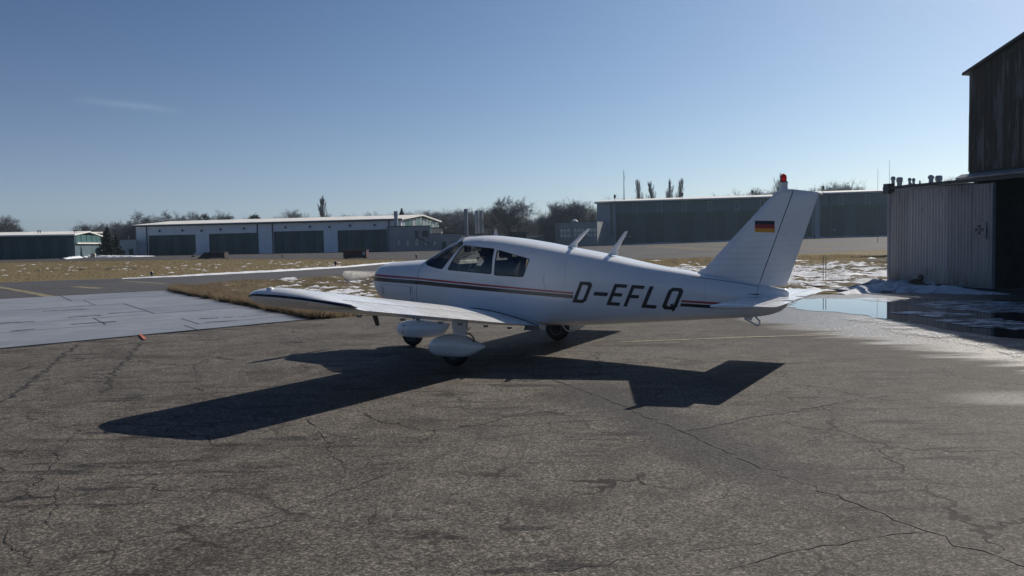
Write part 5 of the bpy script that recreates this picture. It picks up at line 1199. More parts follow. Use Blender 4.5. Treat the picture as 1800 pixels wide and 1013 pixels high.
seam([(3.62, .98), (3.60, 1.12), (3.62, 1.2)], .003); seam([(3.93, .60), (3.92, 1.0), (3.93, 1.38)], .0022, mat=grey_metal); seam([(4.98, .64), (4.99, 1.22)], .0016, mat=grey_metal); seam([(5.8, .66), (5.8, 1.1)], .0016, mat=grey_metal)
for zz_ in (.62, 1.245): seam([(1.6 + .12 * i, zz_ - .018 * i) for i in range(0, 18)], .0016, mat=grey_metal)
for a_ in (2.30, 3.10, 4.45): seam([(a_, .60), (a_, .93)], .0016, mat=grey_metal)
seam([(5.62, 1.148), (5.9, 1.11), (6.2, 1.065), (6.44, 1.022)], .006); seam([(6.44, 1.02), (6.43, .90)], .004)
# registration lettering, slanted strokes laid on the skin
base = lambda a: .800 - .0640 * (a - 4.03)
def glyph(strokes, a0, w_, h, name='registration_letter'):
    """strokes: quads in letter space x 0..1 (width), y 0..1 (height)"""
    mb = MB()
    for q in strokes:
        nx_, nz_ = 6, 10; vs = []
        for j in range(nz_ + 1):
            for i in range(nx_ + 1):
                s, t = i / nx_, j / nz_; x = (q[0][0] * (1 - s) + q[1][0] * s) * (1 - t) + (q[3][0] * (1 - s) + q[2][0] * s) * t; y = (q[0][1] * (1 - s) + q[1][1] * s) * (1 - t) + (q[3][1] * (1 - s) + q[2][1] * s) * t
                a = a0 + x * w_ + y * h * .42; z = base(a0 + x * w_) + y * h; vs.append(skin_pt(a, z, off=.004))
        mb.add(vs, [(j * (nx_ + 1) + i, j * (nx_ + 1) + i + 1, (j + 1) * (nx_ + 1) + i + 1, (j + 1) * (nx_ + 1) + i) for j in range(nz_) for i in range(nx_)])
    return mb.build(name, black_paint, fus, recalc=False, smooth=60)
def rect(x0, x1, y0, y1): return [(x0, y0), (x1, y0), (x1, y1), (x0, y1)]
def loopstroke(out, inn): return [[out[i], out[(i + 1) % len(out)], inn[(i + 1) % len(out)], inn[i]] for i in range(len(out))]
LH = .287; sw = .27; sh_ = .155
glyph(loopstroke([(0, 0), (.78, 0), (1, .13), (1, .87), (.78, 1), (0, 1)], [(sw, sh_), (.66, sh_), (.73, .21), (.73, .79), (.66, 1 - sh_), (sw, 1 - sh_)]), 4.022, .185, LH)
glyph([rect(0, 1, .40, .57)], 4.275, .19, LH, 'hyphen')
glyph([rect(0, sw, 0, 1), rect(sw, 1, 0, sh_), rect(sw, .9, .43, .43 + sh_), rect(sw, 1, 1 - sh_, 1)], 4.502, .175, LH)
glyph([rect(0, sw, 0, 1), rect(sw, .9, .40, .40 + sh_), rect(sw, 1, 1 - sh_, 1)], 4.735, .172, LH)
glyph([rect(0, .28, 0, 1), rect(.28, 1, 0, sh_)], 4.972, .19, LH)
glyph(loopstroke([(0, .13), (.2, 0), (.8, 0), (1, .13), (1, .87), (.8, 1), (.2, 1), (0, .87)], [(.27, .21), (.34, sh_), (.66, sh_), (.73, .21), (.73, .79), (.66, 1 - sh_), (.34, 1 - sh_), (.27, .79)]) + [[(.50, .24), (.62, .30), (.96, .02), (.82, -.09)]], 5.232, .19, LH)

# ---- wings
def airfoil(n=22, t=.135, camber=.03, x1=1.0, x0=0.0):
    up, lo = [], []
    for i in range(n + 1):
        x = x0 + (x1 - x0) * (1 - math.cos(math.pi * i / n)) / 2 if x0 == 0 else x0 + (x1 - x0) * i / n
        yt = 5 * t * (.2969 * math.sqrt(x) - .126 * x - .3516 * x * x + .2843 * x ** 3 - .1036 * x ** 4); p = .42
        yc = camber / p ** 2 * (2 * p * x - x * x) if x < p else camber / (1 - p) ** 2 * (1 - 2 * p + 2 * p * x - x * x)
        up.append((x, yc + yt)); lo.append((x, yc - yt))
    return up, lo
CH = 1.585
def wing_te(l): return .460 + (abs(l) - .55) * .1410
def wpt(l, x, y, le=2.0, ch=CH, dz=0.0): return PL(le + x * ch, l, wing_te(l) + .098 * (1 - x) + y * CH + dz)
def wring(l, x0, x1, n=22, t=.135, le=2.0, te=2.0 + CH, dz=0.0, cam=.03):
    up, lo = airfoil(n, t, cam, x1, x0); ch = te - le
    r = [wpt(l, x, y, le, ch, dz) for x, y in reversed(up)] + [wpt(l, x, y, le, ch, dz) for x, y in (lo[1:] if x0 == 0 else lo)]
    return r
bead_grey = M('bead_grey', (0.45, 0.45, 0.44), 0.4, var=.2, vs=8)
wing_white = M('wing_white', (0.80, 0.80, 0.79), 0.3, var=.04, vs=2.0, coat=.4)
for s in (1, -1):
    mb = MB(); ls = np.linspace(.40, 4.22, 28); mb.rings([wring(s * l, 0, .76 if l > .70 else .76) for l in ls]); wg = mb.build('wing', wing_white, plane, smooth=40)
    # fixed root trailing piece, flap, aileron
    mb = MB(); mb.rings([wring(s * l, .762, 1.0, 6) for l in (.38, .66)]); mb.build('root_fairing', wing_white, wg, smooth=40)
    for nm, l0, l1 in (('flap', .675, 2.30), ('aileron', 2.315, 4.20)):
        mb = MB(); mb.rings([wring(s * l, .768, 1.0, 6) for l in np.linspace(l0, l1, 14)]); cs = mb.build(nm, wing_white, wg, smooth=40)
        bd = MB(); k = int((l1 - l0) / .083); up, lo = airfoil(6, .135, .03, .985, .785)
        for i in range(1, k):
            l = l0 + (l1 - l0) * i / k; h0 = .0035; rows = [[wpt(s * (l + d), x, y + (.0014 if abs(d) < .003 else -.0004)) for x, y in up] for d in (-.006, -.0025, .0025, .006)]
            vs = [p for r in rows for p in r]; m_ = len(up); bd.add(vs, [(a * m_ + b, a * m_ + b + 1, (a + 1) * m_ + b + 1, (a + 1) * m_ + b) for a in range(3) for b in range(m_ - 1)])
        o = bd.build('skin_bead', bead_grey, cs, smooth=50); o['kind'] = 'stuff'
        gp = MB(); u_, l_ = airfoil(6, .135, .03, 1.0, .762); 
        yy = [y for x, y in u_][0]; gp.add([wpt(s * l, .760, yy + .0012) for l in (l0, l1)] + [wpt(s * l, .7675, yy + .0010) for l in (l0, l1)], [(0, 1, 3, 2)]); gp.build('hinge_gap', trim_dark, cs, recalc=False)
        for l in np.linspace(l0 + .2, l1 - .2, 3):
            hb = MB(); hb.prism([wpt(s * (l - .008), .75, -.040), wpt(s * (l - .008), .80, -.034), wpt(s * (l - .008), .795, -.052), wpt(s * (l - .008), .76, -.056)], (0, .014, 0)); hb.build('hinge_bracket', grey_metal, cs)
    # rounded tip: sections shrink and sweep, edge band dark
    spec = [(4.225, 2.0, 3.585, .135, 0), (4.30, 2.006, 3.585, .133, .0), (4.38, 2.04, 3.585, .124, .004), (4.45, 2.10, 3.583, .104, .012), (4.50, 2.19, 3.565, .080, .020), (4.535, 2.30, 3.51, .056, .026), (4.553, 2.43, 3.40, .038, .030)]
    mb = MB(); mb.rings([wring(s * l, 0, 1, 22, t, le, te, dz, .03 * min(1, t / .11)) for l, le, te, t, dz in spec]); mb.build('wing_tip', wing_white, wg, smooth=50)
    # dark edge band of even width running round the tip from leading to trailing edge
    mb = MB(); rg = []
    EA = [2.012, 2.04, 2.10, 2.19, 2.30, 2.43, 2.8, 3.2, 3.40, 3.51, 3.565, 3.583]; EL = [4.33, 4.38, 4.45, 4.50, 4.535, 4.553, 4.562, 4.560, 4.552, 4.532, 4.50, 4.45]
    for q in np.linspace(0, len(EA) - 1, 45):
        a_, l_ = float(np.interp(q, range(len(EA)), EA)), float(np.interp(q, range(len(EA)), EL)); f = q / (len(EA) - 1); x = (a_ - 2.0) / CH; zc_ = wing_te(l_) + .098 * (1 - x) + .030 * min(1, max(0, (l_ - 4.33) / .2)) + .022 * math.sin(math.pi * min(1, max(0, x))); hh = .015 * min(1, 8 * f + .3, 8 * (1 - f) + .3)
        rg.append([PL(a_, s * (l_ - .03), zc_ + hh), PL(a_, s * (l_ + .004), zc_ + hh * .8), PL(a_, s * (l_ + .010), zc_), PL(a_, s * (l_ + .004), zc_ - hh * .8), PL(a_, s * (l_ - .03), zc_ - hh)])
    mb.rings(rg); mb.build('tip_stripe', navy_paint, wg, smooth=50)
    c = wpt(s * 4.50, .30, .06, 2.0, CH, .02); mb = MB(); mb.lathe([(.042, -.02), (.040, .008), (.026, .022), (.006, .027)], (c.x, c.y, c.z - .0), 14); mb.build('navigation_light', wing_white, wg, smooth=60)
    if s == 1:
        # walkway edge / root seal on the wing top beside the fuselage
        up, lo = airfoil(20, .135, .03, .995, .30); mb = MB(); mb.tube([wpt(.64 + .03 * (1 - abs(x - .6)), x, y + .003) for x, y in up], .0065, 5); mb.build('root_seal', panel_black, wg, smooth=80)
    p = wpt(s * 3.66, .74, -.045); mb = MB(); mb.prism([p + Vector((-.03, -.01, .02)), p + Vector((.03, -.01, .02)), p + Vector((.055, -.01, -.085)), p + Vector((.018, -.01, -.095))], (0, .02, 0)); mb.build('pitot_blade', black_paint, wg)
    mb = MB(); q = wpt(s * 1.75, .70, -.06); mb.tube([q, q + Vector((.03, 0, -.05)), q + Vector((.06, 0, -.01))], .006, 6); mb.build('tie_down_ring', grey_metal, wg)
# ---- main and nose gear
def egg(a0, a1, prof, l, hw, name, par, cutz=None):
    """streamlined pant: prof rows (a, ztop, zbot, w)"""
    mb = MB(); rg = []
    for a, zt_, zb_, w_ in prof:
        zc_ = (zt_ + zb_) / 2; row = []
        for j in range(20):
            th = 2 * math.pi * j / 20; c, s_ = math.cos(th), math.sin(th); n_ = 2.6; k = (abs(c) ** n_ + abs(s_) ** n_) ** (-1 / n_); row.append(PL(a, l + hw * w_ * k * c, zc_ + (zt_ - zc_) * k * s_))
        rg.append(row)
    mb.rings(rg); return mb.build(name, white_paint, par, smooth=50)
def wheel(l, a, r, wd, par):
    mb = MB(); mb.lathe([(r * .52, -wd * .42), (r * .80, -wd * .5), (r * .95, -wd * .36), (r, -wd * .12), (r, wd * .12), (r * .95, wd * .36), (r * .80, wd * .5), (r * .52, wd * .42)], PL(a, l, r), 28, 'y'); mb.build('tyre', rubber, par, smooth=50)
    mb = MB(); mb.lathe([(.02, -wd * .34), (r * .3, -wd * .30), (r * .45, -wd * .40), (r * .53, -wd * .43), (r * .53, wd * .43), (r * .45, wd * .40), (r * .3, wd * .30), (.02, wd * .34)], PL(a, l, r), 24, 'y'); mb.build('hub', grey_metal, par, smooth=30)
for s in (1, -1):
    l = s * 1.53; gear = MB(); zw = wing_te(1.53) - .03; gear.rings([[PL(2.86 + .13 * w_ * math.cos(t), l + .05 * w_ * math.sin(t), z) for t in np.linspace(0, 2 * math.pi, 17)[:-1]] for z, w_ in ((.33, .70), (.42, .78), (.50, .95), (zw + .10, 1.0))]); gr = gear.build('main_gear', white_paint, plane, smooth=50)
    egg(0, 0, [(2.352, .25, .215, .06), (2.37, .285, .185, .30), (2.42, .33, .150, .56), (2.50, .378, .124, .80), (2.62, .415, .119, .96), (2.76, .430, .120, 1), (2.90, .418, .122, .95), (3.02, .385, .140, .80), (3.12, .345, .185, .56), (3.20, .312, .235, .30), (3.25, .29, .262, .10)], s * 1.545 if s > 0 else s * 1.60, .135 if s > 0 else .10, 'wheel_fairing', gr)
    wheel(s * 1.53 if s > 0 else s * 1.49, 2.775, .205, .15 if s < 0 else .14, gr)
    mb = MB(); mb.tube([PL(2.97, l, .44), PL(3.06, l + .05, .44), PL(3.12, l + .06, .38), PL(3.10, l + .05, .31)], .010, 6); mb.build('brake_hose', panel_black, gr, smooth=80)
    mb = MB(); mb.lathe([(.012, -.003), (.012, .012)], PL(2.70, l + s * .125, .19), 8, 'y'); mb.build('access_plug', trim_dark, gr)
ng = MB(); ng.tube([PL(1.02, 0, .24), PL(1.04, 0, .75)], .035, 10); ngo = ng.build('nose_gear', grey_metal, plane, smooth=60)
egg(0, 0, [(.62, .29, .23, .08), (.64, .33, .19, .45), (.70, .37, .155, .72), (.82, .405, .13, .92), (.95, .42, .125, 1), (1.1, .425, .135, .96), (1.25, .412, .150, .80), (1.42, .40, .172, .52), (1.52, .392, .205, .36), (1.59, .387, .285, .22), (1.635, .384, .355, .10)], 0, .12, 'wheel_fairing', ngo)
wheel(0, .92, .185, .13, ngo)
mb = MB(); mb.tube([PL(.98, .06, .44), PL(1.12, .05, .50), PL(1.05, .05, .58)], .014, 6); mb.tube([PL(.98, -.06, .44), PL(1.12, -.05, .50), PL(1.05, -.05, .58)], .014, 6); mb.build('torque_link', trim_dark, ngo)
for (a, z) in ((.83, .335), (.81, .225)): mb = MB(); mb.lathe([(.011, 0), (.011, .012)], PL(a, .113, z) - Vector((0, .012, 0)), 8, 'y'); mb.build('access_plug', trim_dark, ngo)
# ---- propeller
blade_grey = M('blade_grey', (0.24, 0.235, 0.225), 0.6, metal=.0, spec=0.15, var=.12, vs=6)
pr = MB(); pr.lathe([(.02, 0), (.06, .03), (.092, .09), (.11, .15), (.112, .19)], PL(.165, 0, 1.13), 24, 'x'); pro = pr.build('propeller', white_paint, plane, smooth=60)
for s in (1, -1):
    mb = MB(); rg = []
    for f in np.linspace(.06, 1, 18):
        rr = .93 * f; cw = .185 * (.55 + .75 * f - .42 * f ** 3) * (1 if f < .9 else math.sqrt(max(.06, 1 - ((f - .9) / .105) ** 2))); tw = R(58 - 38 * f) ; th_ = .045 * (1.1 - f) + .008; row = []
        for j in range(12):
            q = 2 * math.pi * j / 12; x_, y_ = cw / 2 * math.cos(q), th_ / 2 * math.sin(q); row.append(PL(.30 + x_ * math.sin(tw) * s * -1 + y_ * math.cos(tw), s * rr, 1.16 + x_ * math.cos(tw) - s * -1 * y_ * math.sin(tw)))
        rg.append(row)
    mb.rings(rg); mb.build('blade', blade_grey, pro, smooth=50)
# ---- tail
def foil(pts_le, pts_te, th, n=10):
    pass
def vfin(rows, name, mat, par, sharp_le=False, n=12):
    """rows: (z, a_le, a_te, halfthick_le, halfthick_te) vertical surface"""
    mb = MB(); rg = []
    for z, a0, a1, t0, t1 in rows:
        up = []
        for i in range(n + 1):
            x = (1 - math.cos(math.pi * i / n)) / 2 if not sharp_le else i / n
            t = t0 * math.sqrt(min(1, x * 5)) * (1 - .0 * x) if not sharp_le else t0 + (t1 - t0) * x
            if not sharp_le: t = t * (1 - x) ** 0 if x < .35 else t0 + (t1 - t0) * (x - .35) / .65
            up.append((x, t))
        zz = lambda x: z(a0 + (a1 - a0) * x) if callable(z) else z
        rg.append([PL(a0 + (a1 - a0) * x, t, zz(x)) for x, t in up] + [PL(a0 + (a1 - a0) * x, -t, zz(x)) for x, t in reversed(up)])
    mb.rings(rg); return mb.build(name, mat, par, smooth=40)
bot = lambda a: 1.165 - (a - 5.60) * .158
top = lambda a: 2.232 - max(0, a - 6.86) * .16
LEa = lambda z: 5.645 + (z - 1.165) * (6.62 - 5.645) / (2.19 - 1.165) if z > 1.24 else 5.60 + (z - 1.165) * .9
HGa = lambda z: 6.432 + (z - 1.03) * (6.862 - 6.432) / (2.229 - 1.03)
TEa = lambda z: 6.757 + (z - .983) * (7.157 - 6.757) / (2.174 - .983)
def fin_rows(lo_a, hi_a, zs, thick, gap0, gap1):
    rows = []
    for f in zs:
        z = 1.12 + (2.225 - 1.12) * f; rows.append((z, lo_a(z) + gap0, hi_a(z) - gap1, thick * (1 - .55 * f), thick * .8 * (1 - .55 * f)))
    return rows
zs = list(np.linspace(0, .97, 12))
rows = [(lambda a: min(1.12, bot(a) - .02), 5.60, HGa(1.03) - .006, .02, .045)]
for z in [1.175, 1.21, 1.25] + list(np.linspace(1.32, 2.15, 12)): f = (z - 1.0) / 1.23; rows.append((z, LEa(z), HGa(z) - .006, .055 * (1 - .45 * f), .042 * (1 - .45 * f)))
rows += [(2.19, 6.625, HGa(2.19) - .006, .03, .024), (2.215, 6.655, HGa(2.215) - .006, .024, .02), (lambda a: 2.232, 6.70, HGa(2.229) - .006, .012, .010)]
fin = vfin(rows, 'fin', white_paint, plane)
rr_ = [(lambda a: .995 - (a - 6.43) * .02 + .035, HGa(1.03) + .006, TEa(.985), .042, .006)]
for z in np.linspace(1.12, 2.10, 10): f = (z - 1.0) / 1.23; rr_.append((z, HGa(z) + .006, TEa(z), .042 * (1 - .45 * f), .005))
rr_ += [(lambda a: 2.195 - max(0, a - 6.86) * .10, HGa(2.19) + .006, TEa(2.165), .022, .005), (lambda a: 2.228 - max(0, a - 6.86) * .17, HGa(2.225) + .008, TEa(2.174) - .01, .010, .003)]
rud = vfin(rr_, 'rudder', white_paint, plane, sharp_le=True)
mb = MB(); mb.tube([PL(HGa(z), .0, z) for z in (1.03, 2.22)], .010, 6); mb.build('hinge_line', panel_black, fin)
for par, fa_, fb_, off in ((fin, LEa, HGa, .1), (rud, HGa, TEa, .03)):
    bd = MB()
    for z in np.arange(1.14, 1.80, .075):
        z = float(z); a0, a1 = fa_(z) + off, fb_(z) - .02; f = (z - 1.0) / 1.23; nseg = 8
        for sgn in (1, -1):
            vs = []
            for i in range(nseg + 1):
                a = a0 + (a1 - a0) * i / nseg; x = (a - fa_(z)) / (fb_(z) - fa_(z)); t = (.055 + (.042 - .055) * max(0, x - .35) / .65) * (1 - .45 * f) if par is fin else (.042 * (1 - .45 * f) + (.005 - .042 * (1 - .45 * f)) * x)
                for dz, dt in ((-.005, -.0004), (0, .0028), (.005, -.0004)): vs.append(PL(a, sgn * (t + dt), z + dz))
            bd.add(vs, [(3 * i + k, 3 * i + k + 1, 3 * i + k + 4, 3 * i + k + 3) for i in range(nseg) for k in range(2)])
    o = bd.build('skin_bead', white_paint, par, smooth=50); o['kind'] = 'stuff'
# German flag bands on the fin
def fin_t(a, z): x = (a - LEa(z)) / (HGa(z) - LEa(z)); f = (z - 1.0) / 1.23; return (.055 + (.042 - .055) * max(0, x - .35) / .65) * (1 - .45 * f)
ft, fbz = 1.853, 1.708
for i, mat in enumerate((black_paint, red_paint, gold_paint)):
    z1, z0 = ft - (ft - fbz) * i / 3, ft - (ft - fbz) * (i + 1) / 3; mb = MB(); n_ = 8; vs = []
    for k in range(n_ + 1):
        a = 6.388 + .243 * k / n_; dzs = -.04 * (a - 6.388)
        for z in (z0, z1): vs.append(PL(a, fin_t(a, z) + .003, z + dzs))
    mb.add(vs, [(2 * k, 2 * k + 2, 2 * k + 3, 2 * k + 1) for k in range(n_)]); mb.build('flag_band', mat, fin, recalc=False)
# beacon on the fin top
mb = MB(); mb.lathe([(.062, 0), (.055, .04), (.05, .06), (.048, .105), (.052, .115), (.052, .125)], PL(6.735, 0, 2.195), 18); be = mb.build('beacon_base', white_paint, fin, smooth=40)
mb = MB(); mb.lathe([(.048, 0), (.048, .012)], PL(6.735, 0, 2.3205), 18); mb.build('beacon_ring', panel_black, fin)
mb = MB(); mb.lathe([(.034, 0), (.037, .02), (.037, .055), (.030, .078), (.016, .092), (.003, .096)], PL(6.735, 0, 2.333), 18); mb.build('beacon_lens', lens_red, fin, smooth=60)
mb = MB(); mb.lathe([(.012, 0), (.012, .012), (.005, .03)], PL(7.165, 0, 2.15), 8, 'x'); mb.build('tail_light', trim_pale, rud)
# stabilator
for s in (1, -1):
    mb = MB(); rg = []
    for l, a0, a1, t in [(.003, 6.235, 6.98, .046), (1.30, 6.232, 6.98, .054), (1.43, 6.230, 6.98, .056), (1.485, 6.236, 6.978, .050), (1.51, 6.25, 6.972, .034), (1.522, 6.28, 6.96, .010)]:
        up = []
        a1_ = a1 - (.0 if l > 1.2 else 0)
        for i in range(13):
            x = (1 - math.cos(math.pi * i / 12)) / 2; tt_ = t * 2.9 * (.2969 * math.sqrt(x) - .126 * x - .3516 * x * x + .2843 * x ** 3 - .1015 * x ** 4) * 1.75; up.append((x, tt_))
        rg.append([PL(a0 + (a1_ - a0) * x, s * l, .872 + .012 * x + tt_) for x, tt_ in reversed(up)] + [PL(a0 + (a1_ - a0) * x, s * l, .872 + .012 * x - tt_) for x, tt_ in up[1:]])
    mb.rings(rg); st = mb.build('stabilator', wing_white, plane, smooth=45)
    mb = MB(); mb.box(6.86 - 2.2, 6.977 - 2.2, -s * .10 - (.55 if s > 0 else -.0) + (0 if s > 0 else 0), (-s * .10) + (0 if s > 0 else .55), .8735, .8965); tbm = mb.build('trim_tab', wing_white, st, bevel=.002)
    bd = MB(); bd.add([PL(6.80, s * l, .905) for l in (.1, 1.40)] + [PL(6.806, s * l, .9045) for l in (.1, 1.40)], [(0, 1, 3, 2)]); bd.build('hinge_gap', trim_dark, st, recalc=False)
mb = MB(); mb.prism([skin_pt(6.30, .925, off=.001) + Vector((0, 0, 0)), skin_pt(6.42, .930, off=.001), skin_pt(6.50, .925, off=.001), skin_pt(6.42, .915, off=.001)], (0, -.003, 0)); mb.build('pivot_slot', panel_black, fus)
# tail tie-down skid
mb = MB(); mb.tube([PL(6.24, 0, .60), PL(6.32, 0, .56), PL(6.40, 0, .515), PL(6.435, 0, .525), PL(6.435, 0, .57), PL(6.38, 0, .63)], .012, 6); mb.prism([PL(6.20, .012, .625), PL(6.36, .012, .64), PL(6.33, .012, .575)], (0, .024, 0)); mb.build('tail_skid', white_paint, fus, smooth=60)
# antennas: two swept blades on the roof
for a0, z0, a1, z1 in ((3.71, 1.545, 4.03, 1.805), (4.34, 1.43, 4.60, 1.758)):
    mb = MB(); rg = []
    for f in np.linspace(0, 1, 6):
        c = .115 * (1 - f) + .05 * f if f > .15 else .17 - .3 * f; a = a0 + (a1 - a0) * f; z = z0 + (z1 - z0) * f; rg.append([PL(a + c * (.5 - .5 * math.cos(q)), (.022 * (1 - f) + .006) * math.sin(q), z) for q in np.linspace(0, 2 * math.pi, 13)[:-1]])
    mb.rings(rg); mb.build('antenna', white_paint, plane, smooth=50)
mb = MB(); mb.tube([PL(3.62, .05, .455), PL(3.70, .05, .36), PL(3.76, .05, .34)], .008, 6); mb.build('drain_mast', white_paint, fus)
mb = MB(); mb.prism([PL(3.30, .58, .40), PL(3.48, .58, .40), PL(3.44, .58, .46), PL(3.32, .58, .46)], (0, .16, 0)); mb.build('boarding_step', grey_metal, fus)
# ---- cabin
mb = MB(); mb.box(1.50 - 2.2, 3.25 - 2.2, -.41, .41, .56, .60); mb.build('cabin_floor', lining_cloth, plane)
mb = MB(); mb.prism([PL(1.52, .42, .75), PL(1.80, .42, .75), PL(1.80, .42, 1.22), PL(1.93, .42, 1.31), PL(1.90, .42, 1.375), PL(1.78, .42, 1.395), PL(1.54, .42, 1.385)], (0, .84, 0)); mb.build('instrument_panel', panel_black, plane, bevel=.01)
def seat(a, l, zb, name='seat', wd=.46, bh=.68, head=True):
    mb = MB(); mb.box(a - 2.2 - .46, a - 2.2, -l - wd / 2, -l + wd / 2, zb, zb + .14); st = mb.build(name, seat_cloth, plane, bevel=.03, smooth=60)
    mb = MB(); mb.prism([PL(a - .02, l + wd / 2, zb + .10), PL(a + .10, l + wd / 2, zb + .10), PL(a + .20, l + wd / 2, zb + .10 + bh), PL(a + .09, l + wd / 2, zb + .10 + bh)], (0, wd, 0)); mb.build('seat_back', seat_cloth, st, bevel=.035, smooth=60)
    if head: mb = MB(); mb.box(a - 2.2 + .13, a - 2.2 + .22, -l - .14, -l + .14, zb + .13 + bh, zb + .27 + bh); mb.build('headrest', seat_cloth, st, bevel=.03, smooth=60)
    return st
seat(2.66, .25, .68, bh=.60); seat(2.60, -.25, .70, bh=.62)
seat(3.34, .22, .66, 'rear_seat', .42, .53, False); seat(3.34, -.22, .66, 'rear_seat', .42, .53, False)
mb = MB(); mb.lathe([(.05, -.13), (.062, -.12), (.062, .12), (.05, .13)], PL(3.36, -.2, 1.33), 12, 'y'); mb.build('rolled_cover', M('grey_roll', (.4, .4, .38), .6), plane, smooth=50)
for l in (.25, -.25):
    mb = MB(); mb.tube([PL(1.79, l, 1.18), PL(2.08, l, 1.20)], .014, 8); yk = mb.build('control_yoke', metal_bare, plane, smooth=60)
    mb = MB(); mb.tube([PL(2.13, l + .145, 1.30), PL(2.10, l + .15, 1.24), PL(2.08, l + .10, 1.19), PL(2.08, l, 1.185), PL(2.08, l - .10, 1.19), PL(2.10, l - .15, 1.24), PL(2.13, l - .145, 1.30)], .011, 8); mb.build('handgrip', metal_bare, yk, smooth=60)
mb = MB(); mb.prism([PL(2.24, .36, 1.20), PL(2.40, .30, 1.13), PL(2.42, .22, 1.14), PL(2.27, .26, 1.22)], (.0, 0, .004)); mb.build('kneeboard_paper', paper_mat, plane)
mb = MB(); mb.box(1.98 - 2.2, 2.03 - 2.2, -.06, .08, 1.50, 1.585); mb.build('compass', panel_black, plane, bevel=.01)
# ================================================================== PILOT
pil = empty('person', plane.matrix_basis @ PL(2.50, .25, .775), R(PYAW + 180), 'pilot in dark jacket with black headset and microphone sitting behind the front side window', 'person')
def skin_body(name, verts, edges, radii, mat, par, levels=2):
    me = bpy.data.meshes.new(name); me.from_pydata([tuple(v) for v in verts], edges, []); o = bpy.data.objects.new(name, me); COL.objects.link(o)
    md = o.modifiers.new('skin', 'SKIN'); md.use_smooth_shade = True
    for i, r in enumerate(radii): me.skin_vertices[0].data[i].radius = (r, r) if not isinstance(r, tuple) else r
    me.skin_vertices[0].data[0].use_root = True
    if levels: s_ = o.modifiers.new('sub', 'SUBSURF'); s_.levels = levels; s_.render_levels = levels
    dg = bpy.context.evaluated_depsgraph_get(); m2 = bpy.data.meshes.new_from_object(o.evaluated_get(dg)); bpy.data.objects.remove(o)
    m2.materials.clear(); m2.materials.append(mat); m2.polygons.foreach_set('use_smooth', [True] * len(m2.polygons)); q = bpy.data.objects.new(name, m2); COL.objects.link(q); q.parent = par; return q
# local: x aft, y right, z up, origin at the seat
V_ = []; E_ = []; R_ = []
def sv(p, r, prev=None):
    V_.append(p); R_.append(r)
    if prev is not None: E_.append((prev, len(V_) - 1))
    return len(V_) - 1
pelv = sv((.0, 0, .10), (.15, .12)); sp1 = sv((.04, 0, .26), (.145, .105), pelv); sp2 = sv((.07, 0, .42), (.155, .11), sp1); ch = sv((.07, 0, .50), (.13, .10), sp2); nk = sv((.05, 0, .575), .06, ch); hd0 = sv((.02, 0, .65), (.072, .085), nk); hd1 = sv((.005, 0, .73), (.078, .098), hd0); hd2 = sv((.02, 0, .80), (.06, .075), hd1)
for s in (1, -1):
    sh0 = sv((.06, s * .17, .50), .065, ch); el = sv((-.08, s * .25, .26), .048, sh0); wr = sv((-.36, s * .16, .36), .034, el); pm_ = sv((-.44, s * .14, .385), (.036, .022), wr)
    for q, (dy, dz, ln) in enumerate(((-.030, .01, .06), (-.010, .012, .07), (.012, .010, .065), (.030, .0, .05))): f1 = sv((-.48, s * .14 + dy, .395 + dz), .0095, pm_); f2 = sv((-.505, s * .14 + dy, .375 + dz), .0085, f1); sv((-.49, s * .14 + dy, .355 + dz), .0075, f2)
    th1 = sv((-.45, s * .14 - s * .045, .37), .0105, pm_); sv((-.475, s * .14 - s * .055, .35), .009, th1)
    hp_ = sv((-.10, s * .10, .10), .085, pelv); kn = sv((-.50, s * .14, .17), .062, hp_); an = sv((-.70, s * .13, -.12), .045, kn); sv((-.82, s * .13, -.15), .038, an)
body = skin_body('body', V_, E_, R_, dark_cloth, pil)
mb = MB(); rg = []
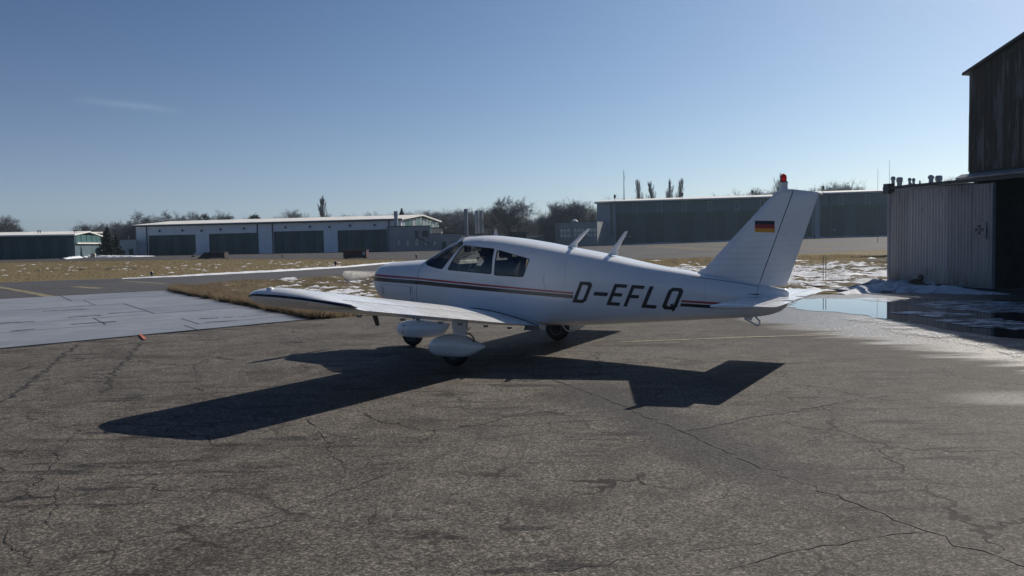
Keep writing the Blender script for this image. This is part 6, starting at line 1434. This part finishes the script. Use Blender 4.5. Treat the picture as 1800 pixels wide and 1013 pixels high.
for z, rx, ry, cx in ((.60, .05, .045, .02), (.635, .062, .055, -.005), (.67, .078, .066, -.012), (.71, .086, .073, -.010), (.75, .090, .076, -.004), (.79, .085, .072, .004), (.82, .06, .052, .012), (.835, .02, .018, .015)): rg.append([(cx + rx * 1.08 * math.cos(q) - (.012 if abs(q - math.pi) < .3 and .66 < z < .73 else 0), ry * 1.08 * math.sin(q), z) for q in np.linspace(0, 2 * math.pi, 25)[:-1]])
mb.rings(rg); mb.build('head', skin_mat, pil, smooth=80)
mb = MB(); mb.prism([(-.100, -.011, .685), (-.122, -.009, .68), (-.098, -.007, .735)], (0, .02, 0)); mb.build('nose', skin_mat, pil, bevel=.003)
mb = MB(); rg = []
for z, rx, ry in ((.70, .088, .084), (.75, .100, .088), (.79, .097, .084), (.825, .075, .064), (.85, .03, .025)): rg.append([(.022 + rx * math.cos(q), ry * math.sin(q), z) for q in np.linspace(0, 2 * math.pi, 21)[:-1]])
mb.rings(rg); mb.build('hair', hair_mat, pil, smooth=80)
hs = MB()
for s in (1, -1): hs.lathe([(.02, s * .0), (.042, s * .006), (.045, s * .035), (.03, s * .045)], (.005, s * .075, .705), 14, 'y')
hs.tube([(.005, .11 * math.cos(q), .72 + .135 * math.sin(q)) for q in np.linspace(0, math.pi, 17)], .012, 6); hs.build('headset', panel_black, pil, smooth=50)
mb = MB(); mb.tube([(-.005, -.115, .68), (-.07, -.105, .64), (-.115, -.05, .635)], .005, 6); mb.lathe([(.006, -.015), (.014, -.01), (.014, .012), (.005, .02)], (-.118, -.045, .635), 8, 'y'); mb.build('microphone', panel_black, pil, smooth=50)
mb = MB(); mb.box(-.106, -.094, -.068, -.008, .715, .745); mb.box(-.106, -.094, .008, .068, .715, .745); mb.box(-.104, -.096, -.0079, .0079, .728, .736); mb.build('sunglasses', panel_black, pil, bevel=.004)

# ================================================================== HAZE
hzm = bpy.data.materials.new('haze_air'); hzm.use_nodes = True; _t = hzm.node_tree; _t.nodes.clear()
_v = _t.nodes.new('ShaderNodeVolumePrincipled'); _v.inputs['Color'].default_value = (0.66, 0.86, 1.0, 1); _v.inputs['Density'].default_value = 0.00020; _v.inputs['Anisotropy'].default_value = 0.55
_o = _t.nodes.new('ShaderNodeOutputMaterial'); _t.links.new(_v.outputs[0], _o.inputs['Volume'])
mb = MB(); mb.box(-3600, 3600, -700, 4600, -1.2, 40); o = mb.build('haze', hzm); o['kind'] = 'stuff'
